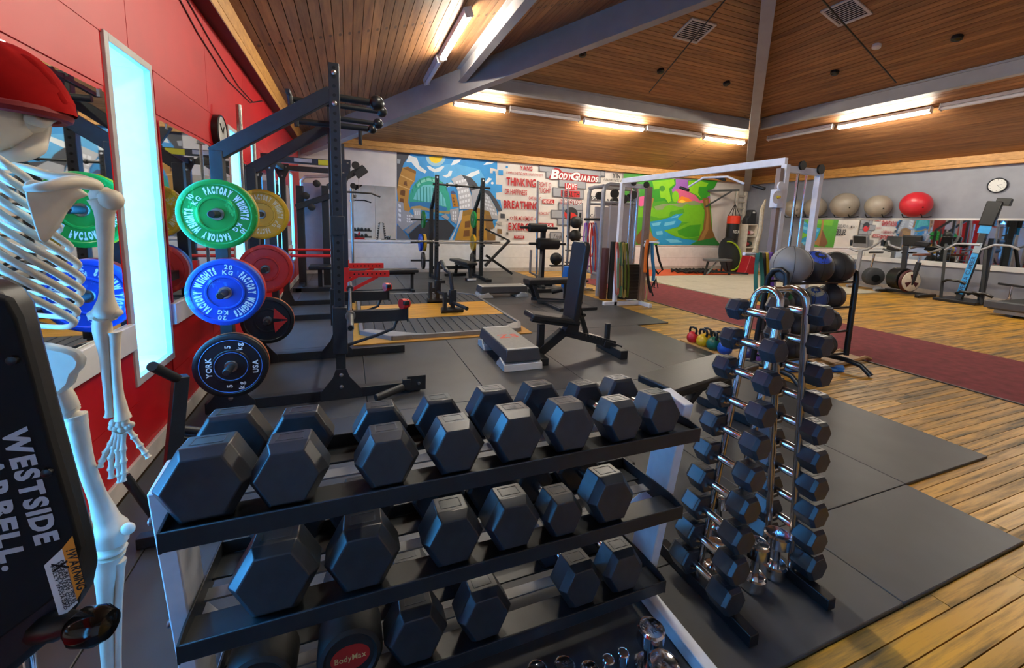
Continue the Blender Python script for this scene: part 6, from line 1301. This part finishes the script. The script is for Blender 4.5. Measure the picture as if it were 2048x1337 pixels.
wc = thing('wall_clock', 'round white wall clock with dark rim on the grey wall', 'clock', q-Z*.17)
part(wc, 'rim', MB().lathe((XR-.004, q.y, q.z), -Xv, [(0, .17), (.04, .175), (.05, .165), (.035, .15)], 36), M('clock_navy', '22262f', .4)); part(wc, 'face', MB().lathe((XR-.04, q.y, q.z), -Xv, [(0, .15), (.002, .15)], 36), M('clock_white', 'dcdcd8', .4, var=0))
for k in range(12): a = k*PI/6; part(wc, 'hour_mark', MB().bar((XR-.044, q.y+.115*math.cos(a), q.z+.115*math.sin(a)), (XR-.044, q.y+.135*math.cos(a), q.z+.135*math.sin(a)), .003, .012, Xv), BLK2)
for a, L in ((2.9, .08), (3.9, .11)): part(wc, 'hand', MB().bar((XR-.046, q.y, q.z), (XR-.046, q.y+L*math.cos(a), q.z+L*math.sin(a)), .003, .01, Xv), BLK2)
# upright bike
def Kx(px, py, X=13.5): return FX(px, py, X)
b1 = thing('exercise_bike', 'grey upright exercise bike with tablet console by the grey wall', 'exercise bike', (13.5, 7.1, FW))
part(b1, 'front_foot', MB().cyl((13.2, 7.42, .03), (13.85, 7.42, .03), .04), GRS); part(b1, 'rear_foot', MB().cyl((13.2, 6.75, .03), (13.85, 6.75, .03), .04), GRS)
part(b1, 'mast', MB().bar((13.5, 7.4, .05), Kx(1722, 500), .09, .07), GRS, .01); part(b1, 'base_tube', MB().bar((13.5, 7.42, .06), (13.5, 6.75, .06), .06, .06), GRS)
part(b1, 'housing', MB().lathe(Kx(1746, 553), V((-.5, -.86, 0)), [(-.1, .20), (-.08, .24), (.08, .24), (.1, .2)], 28), M('housing_dark', '3c3f44', .45)); part(b1, 'crank', MB().lathe(Kx(1746, 556)+V((-.5, -.86, 0))*.1, V((-.5, -.86, 0)), [(0, .1), (.03, .1)], 18), BLK2)
part(b1, 'console', MB().obox(Kx(1722, 483), V((0, .19, 0)), V((.05, 0, .02)), V((-.04, 0, .16))), M('console_grey', '77797d', .4), .02); part(b1, 'screen', MB().obox(Kx(1722, 483)-V((.06, 0, -.02)), V((0, .15, 0)), V((.003, 0, .001)), V((-.035, 0, .12))), BLK2)
part(b1, 'handlebar', MB().tube([Kx(1700, 497), Kx(1712, 502), Kx(1735, 499), Kx(1752, 490), Kx(1767, 478)], .03, 8), GRS)
part(b1, 'seat_post', MB().cyl(Kx(1742, 535), Kx(1749, 508), .03), CHR); part(b1, 'seat', MB().prism([Kx(1740, 507)+V((-.1, 0, 0)), Kx(1762, 507)+V((-.12, 0, 0)), Kx(1764, 503)+V((-.12, 0, 0)), Kx(1742, 503)+V((-.1, 0, 0))], (.24, 0, 0)), BLK2, .02)
for px in (1702, 1764): part(b1, 'grip', MB().cyl(Kx(px, 492), Kx(px+1, 480), .03), BLK2)
# fan bike
b2 = thing('exercise_bike', 'black air bike with round white fan cover by the grey wall', 'exercise bike', (13.45, 6.2, FW))
K2 = lambda px, py: FX(px, py, 13.4)
part(b2, 'fan_housing', MB().lathe(K2(1806, 558), V((-.3, -.95, 0)), [(-.22, .24), (-.2, .28), (.05, .28), (.07, .26)], 30), BLK2)
fa = V((-.3, -.95, 0)).normalized(); fs_ = Z.cross(fa).normalized(); fc = K2(1812, 562)+fa*.12
part(b2, 'fan_cover', MB().lathe(fc, fa, [(0, .25), (.02, .25), (.03, .23)], 30), M('fan_cream', 'd5cdbb', .5))
for k in range(3): a = PI/2+k*2*PI/3; part(b2, 'fan_blade', MB().prism([fc+fa*.032, fc+fa*.032+(fs_*math.cos(a-.36)+Z*math.sin(a-.36))*.19, fc+fa*.032+(fs_*math.cos(a+.36)+Z*math.sin(a+.36))*.19], fa*.003), M('fan_maroon', '4a1a20', .5))
part(b2, 'rim_maroon', MB().lathe(fc-fa*.05, fa, [(0, .29), (.05, .275)], 30), M('fan_maroon', '4a1a20', .5))
part(b2, 'front_foot', MB().b6(13.0, 13.8, 6.55, 6.63, FW, .06), BLK2, .01); part(b2, 'rear_foot', MB().b6(13.0, 13.8, 5.72, 5.8, FW, .06), BLK2, .01); part(b2, 'base', MB().b6(13.36, 13.46, 5.75, 6.6, .02, .08), BLK2, .004)
part(b2, 'head_tube', MB().bar(K2(1806, 545), K2(1812, 492), .1, .08), BLK, .01); part(b2, 'seat_tube', MB().bar(K2(1822, 570), K2(1838, 525), .1, .08), BLK, .01); part(b2, 'seat_stem', MB().cyl(K2(1836, 530), K2(1840, 512), .03), CHR)
part(b2, 'seat', MB().prism([K2(1828, 512)+V((-.12, 0, 0)), K2(1856, 512)+V((-.12, 0, 0)), K2(1858, 507)+V((-.12, 0, 0)), K2(1830, 508)+V((-.1, 0, 0))], (.24, 0, 0)), M('seat_brown', '6b3a28', .5), .02)
part(b2, 'console', MB().obox(K2(1826, 482), V((0, .2, 0)), V((.04, 0, .01)), V((-.04, 0, .13))), BLK, .02)
for s, pts in ((-1, [(1812, 498), (1800, 495), (1788, 490), (1786, 482)]), (1, [(1812, 497), (1835, 490), (1845, 480), (1850, 470)])): part(b2, 'handlebar', MB().tube([K2(*p_)+V((s*.2, 0, 0)) for p_ in pts], .028, 8), GRS)
for px, py in ((1788, 497), (1846, 488)): part(b2, 'arm_rest', MB().obox(K2(px, py), V((0, .14, .02)), V((.06, 0, 0)), V((0, -.02, .06))), BLK2, .02)
# second bike mirrored at its back is the mirror image; climbing machine
vc = thing('climbing_machine', 'black vertical climbing machine with blue VERSA CLIMBER rail', 'climber', (13.4, 5.1, FW))
p0, p1 = V((13.42, 5.16, .03)), FX(1993, 404, 13.75)
d_ = (p1-p0).normalized(); s_ = V((0, 1, 0)) - d_*d_.y; s_.normalize(); n_ = d_.cross(s_); n_ = n_ if n_.x < 0 else -n_; s_ = n_.cross(d_)
if s_.y > 0: s_ = -s_      # picture right
L = (p1-p0).length
part(vc, 'rail', MB().obox((p0+p1)/2, d_*L/2, s_*.055, n_*.05), BLK, .006)
part(vc, 'blue_panel', MB().obox(p0+d_*L*.27-V(n_)*-.052, d_*L*.21, s_*.058, n_*.004), M('climber_blue', '2a9be0', .4)); part(vc, 'blue_panel', MB().obox(p0+d_*L*.73+n_*.052, d_*L*.045, s_*.10, n_*.006), M('climber_blue', '2a9be0', .4)); part(vc, 'scale_panel', MB().obox(p0+d_*L*.535+n_*.052, d_*L*.05, s_*.058, n_*.004), M('scale_grey', '9aa8b4', .5))
part(vc, 'head_pad', MB().obox(p0+d_*L*.88+n_*.04, d_*L*.12, s_*.13, n_*.05), BLK2, .02); part(vc, 'head_bracket', MB().obox(p1+s_*.12, d_*.08, s_*.12, n_*.05), BLK2, .01)
tx = MB(); textfit(tx, 'VERSA CLIMBER', L*.36, .075, lambda x, y: p0+d_*(L*.27+x)+n_*.0575+(-s_)*(y-.037)*1., .01); part(vc, 'lettering', tx, M('climber_print', '123a6a', .5))
part(vc, 'base', MB().b6(13.1, 13.9, 4.75, 5.5, FW, .05), BLK2, .01)
for px, pt, pb in ((1882, 488, 595), (1962, 492, 606)):
    q = FX(px, pb, 13.3); part(vc, 'side_post', MB().bar((13.3, q.y, FW+.02), FX(px+10, pt, 13.6), .05, .05), BLK, .004)
part(vc, 'rear_post', MB().bar((13.85, 4.95, .03), (13.85, 4.95, 1.5), .09, .09), BLK, .006)
for pts in ([(1890, 500), (1912, 488), (1960, 490)], [(1882, 498), (1870, 502), (1860, 505)], [(1962, 500), (1990, 490), (2020, 492), (2040, 500)]): part(vc, 'hand_rail', MB().tube([FX(x, y, 13.55) for x, y in pts], .025, 8), GRS)
for px, py in ((1908, 566), (1935, 590), (1960, 592)): q = FX(px, py, 13.35); part(vc, 'foot_pedal', MB().tube([q+V((0, .2, 0)), q+V((-.06, .1, .06)), q+V((-.06, -.1, .06)), q+V((0, -.2, 0))], .03, 8), BLK2)
# treadmill at the right edge
tm = thing('treadmill', 'grey treadmill deck entering at the right edge', 'treadmill', (12.8, 4.0, FW))
a = FZ(1972, 612, .15)
part(tm, 'deck', MB().b6(a.x, a.x+1.6, a.y-1.9, a.y, .10, .24), M('treadmill_grey', '4a4c50', .5), .03); part(tm, 'belt', MB().b6(a.x+.15, a.x+1.45, a.y-1.85, a.y-.02, .24, .246), RUB); part(tm, 'side_rail', MB().b6(a.x-.02, a.x+.15, a.y-1.9, a.y+.04, .12, .27), M('treadmill_grey', '4a4c50', .5), .02); part(tm, 'lower_frame', MB().b6(a.x+.05, a.x+1.5, a.y-1.9, a.y-.1, .03, .10), M('treadmill_silver', '8a8a88', .4))
for yy in (a.y-.3, a.y-1.7): part(tm, 'leg', MB().b6(a.x+.1, a.x+.2, yy-.05, yy+.05, FW, .04), BLK2)
ts = thing('tripod_stool', 'small chrome tripod with black head beside the treadmill', 'tripod', FX(2020, 592, 13.9))
q = FX(2024, 572, 13.9); part(ts, 'column', MB().cyl((q.x, q.y, .12), (q.x, q.y, q.z), .025), CHR); part(ts, 'head', MB().bar(q+V((0, .22, .02)), q+V((0, -.2, .0)), .06, .05), BLK2, .01)
for k in range(3): a = k*2.1+.4; part(ts, 'leg', MB().cyl((q.x, q.y, .2), (q.x+.14*math.cos(a), q.y+.14*math.sin(a), FW), .015), CHR)
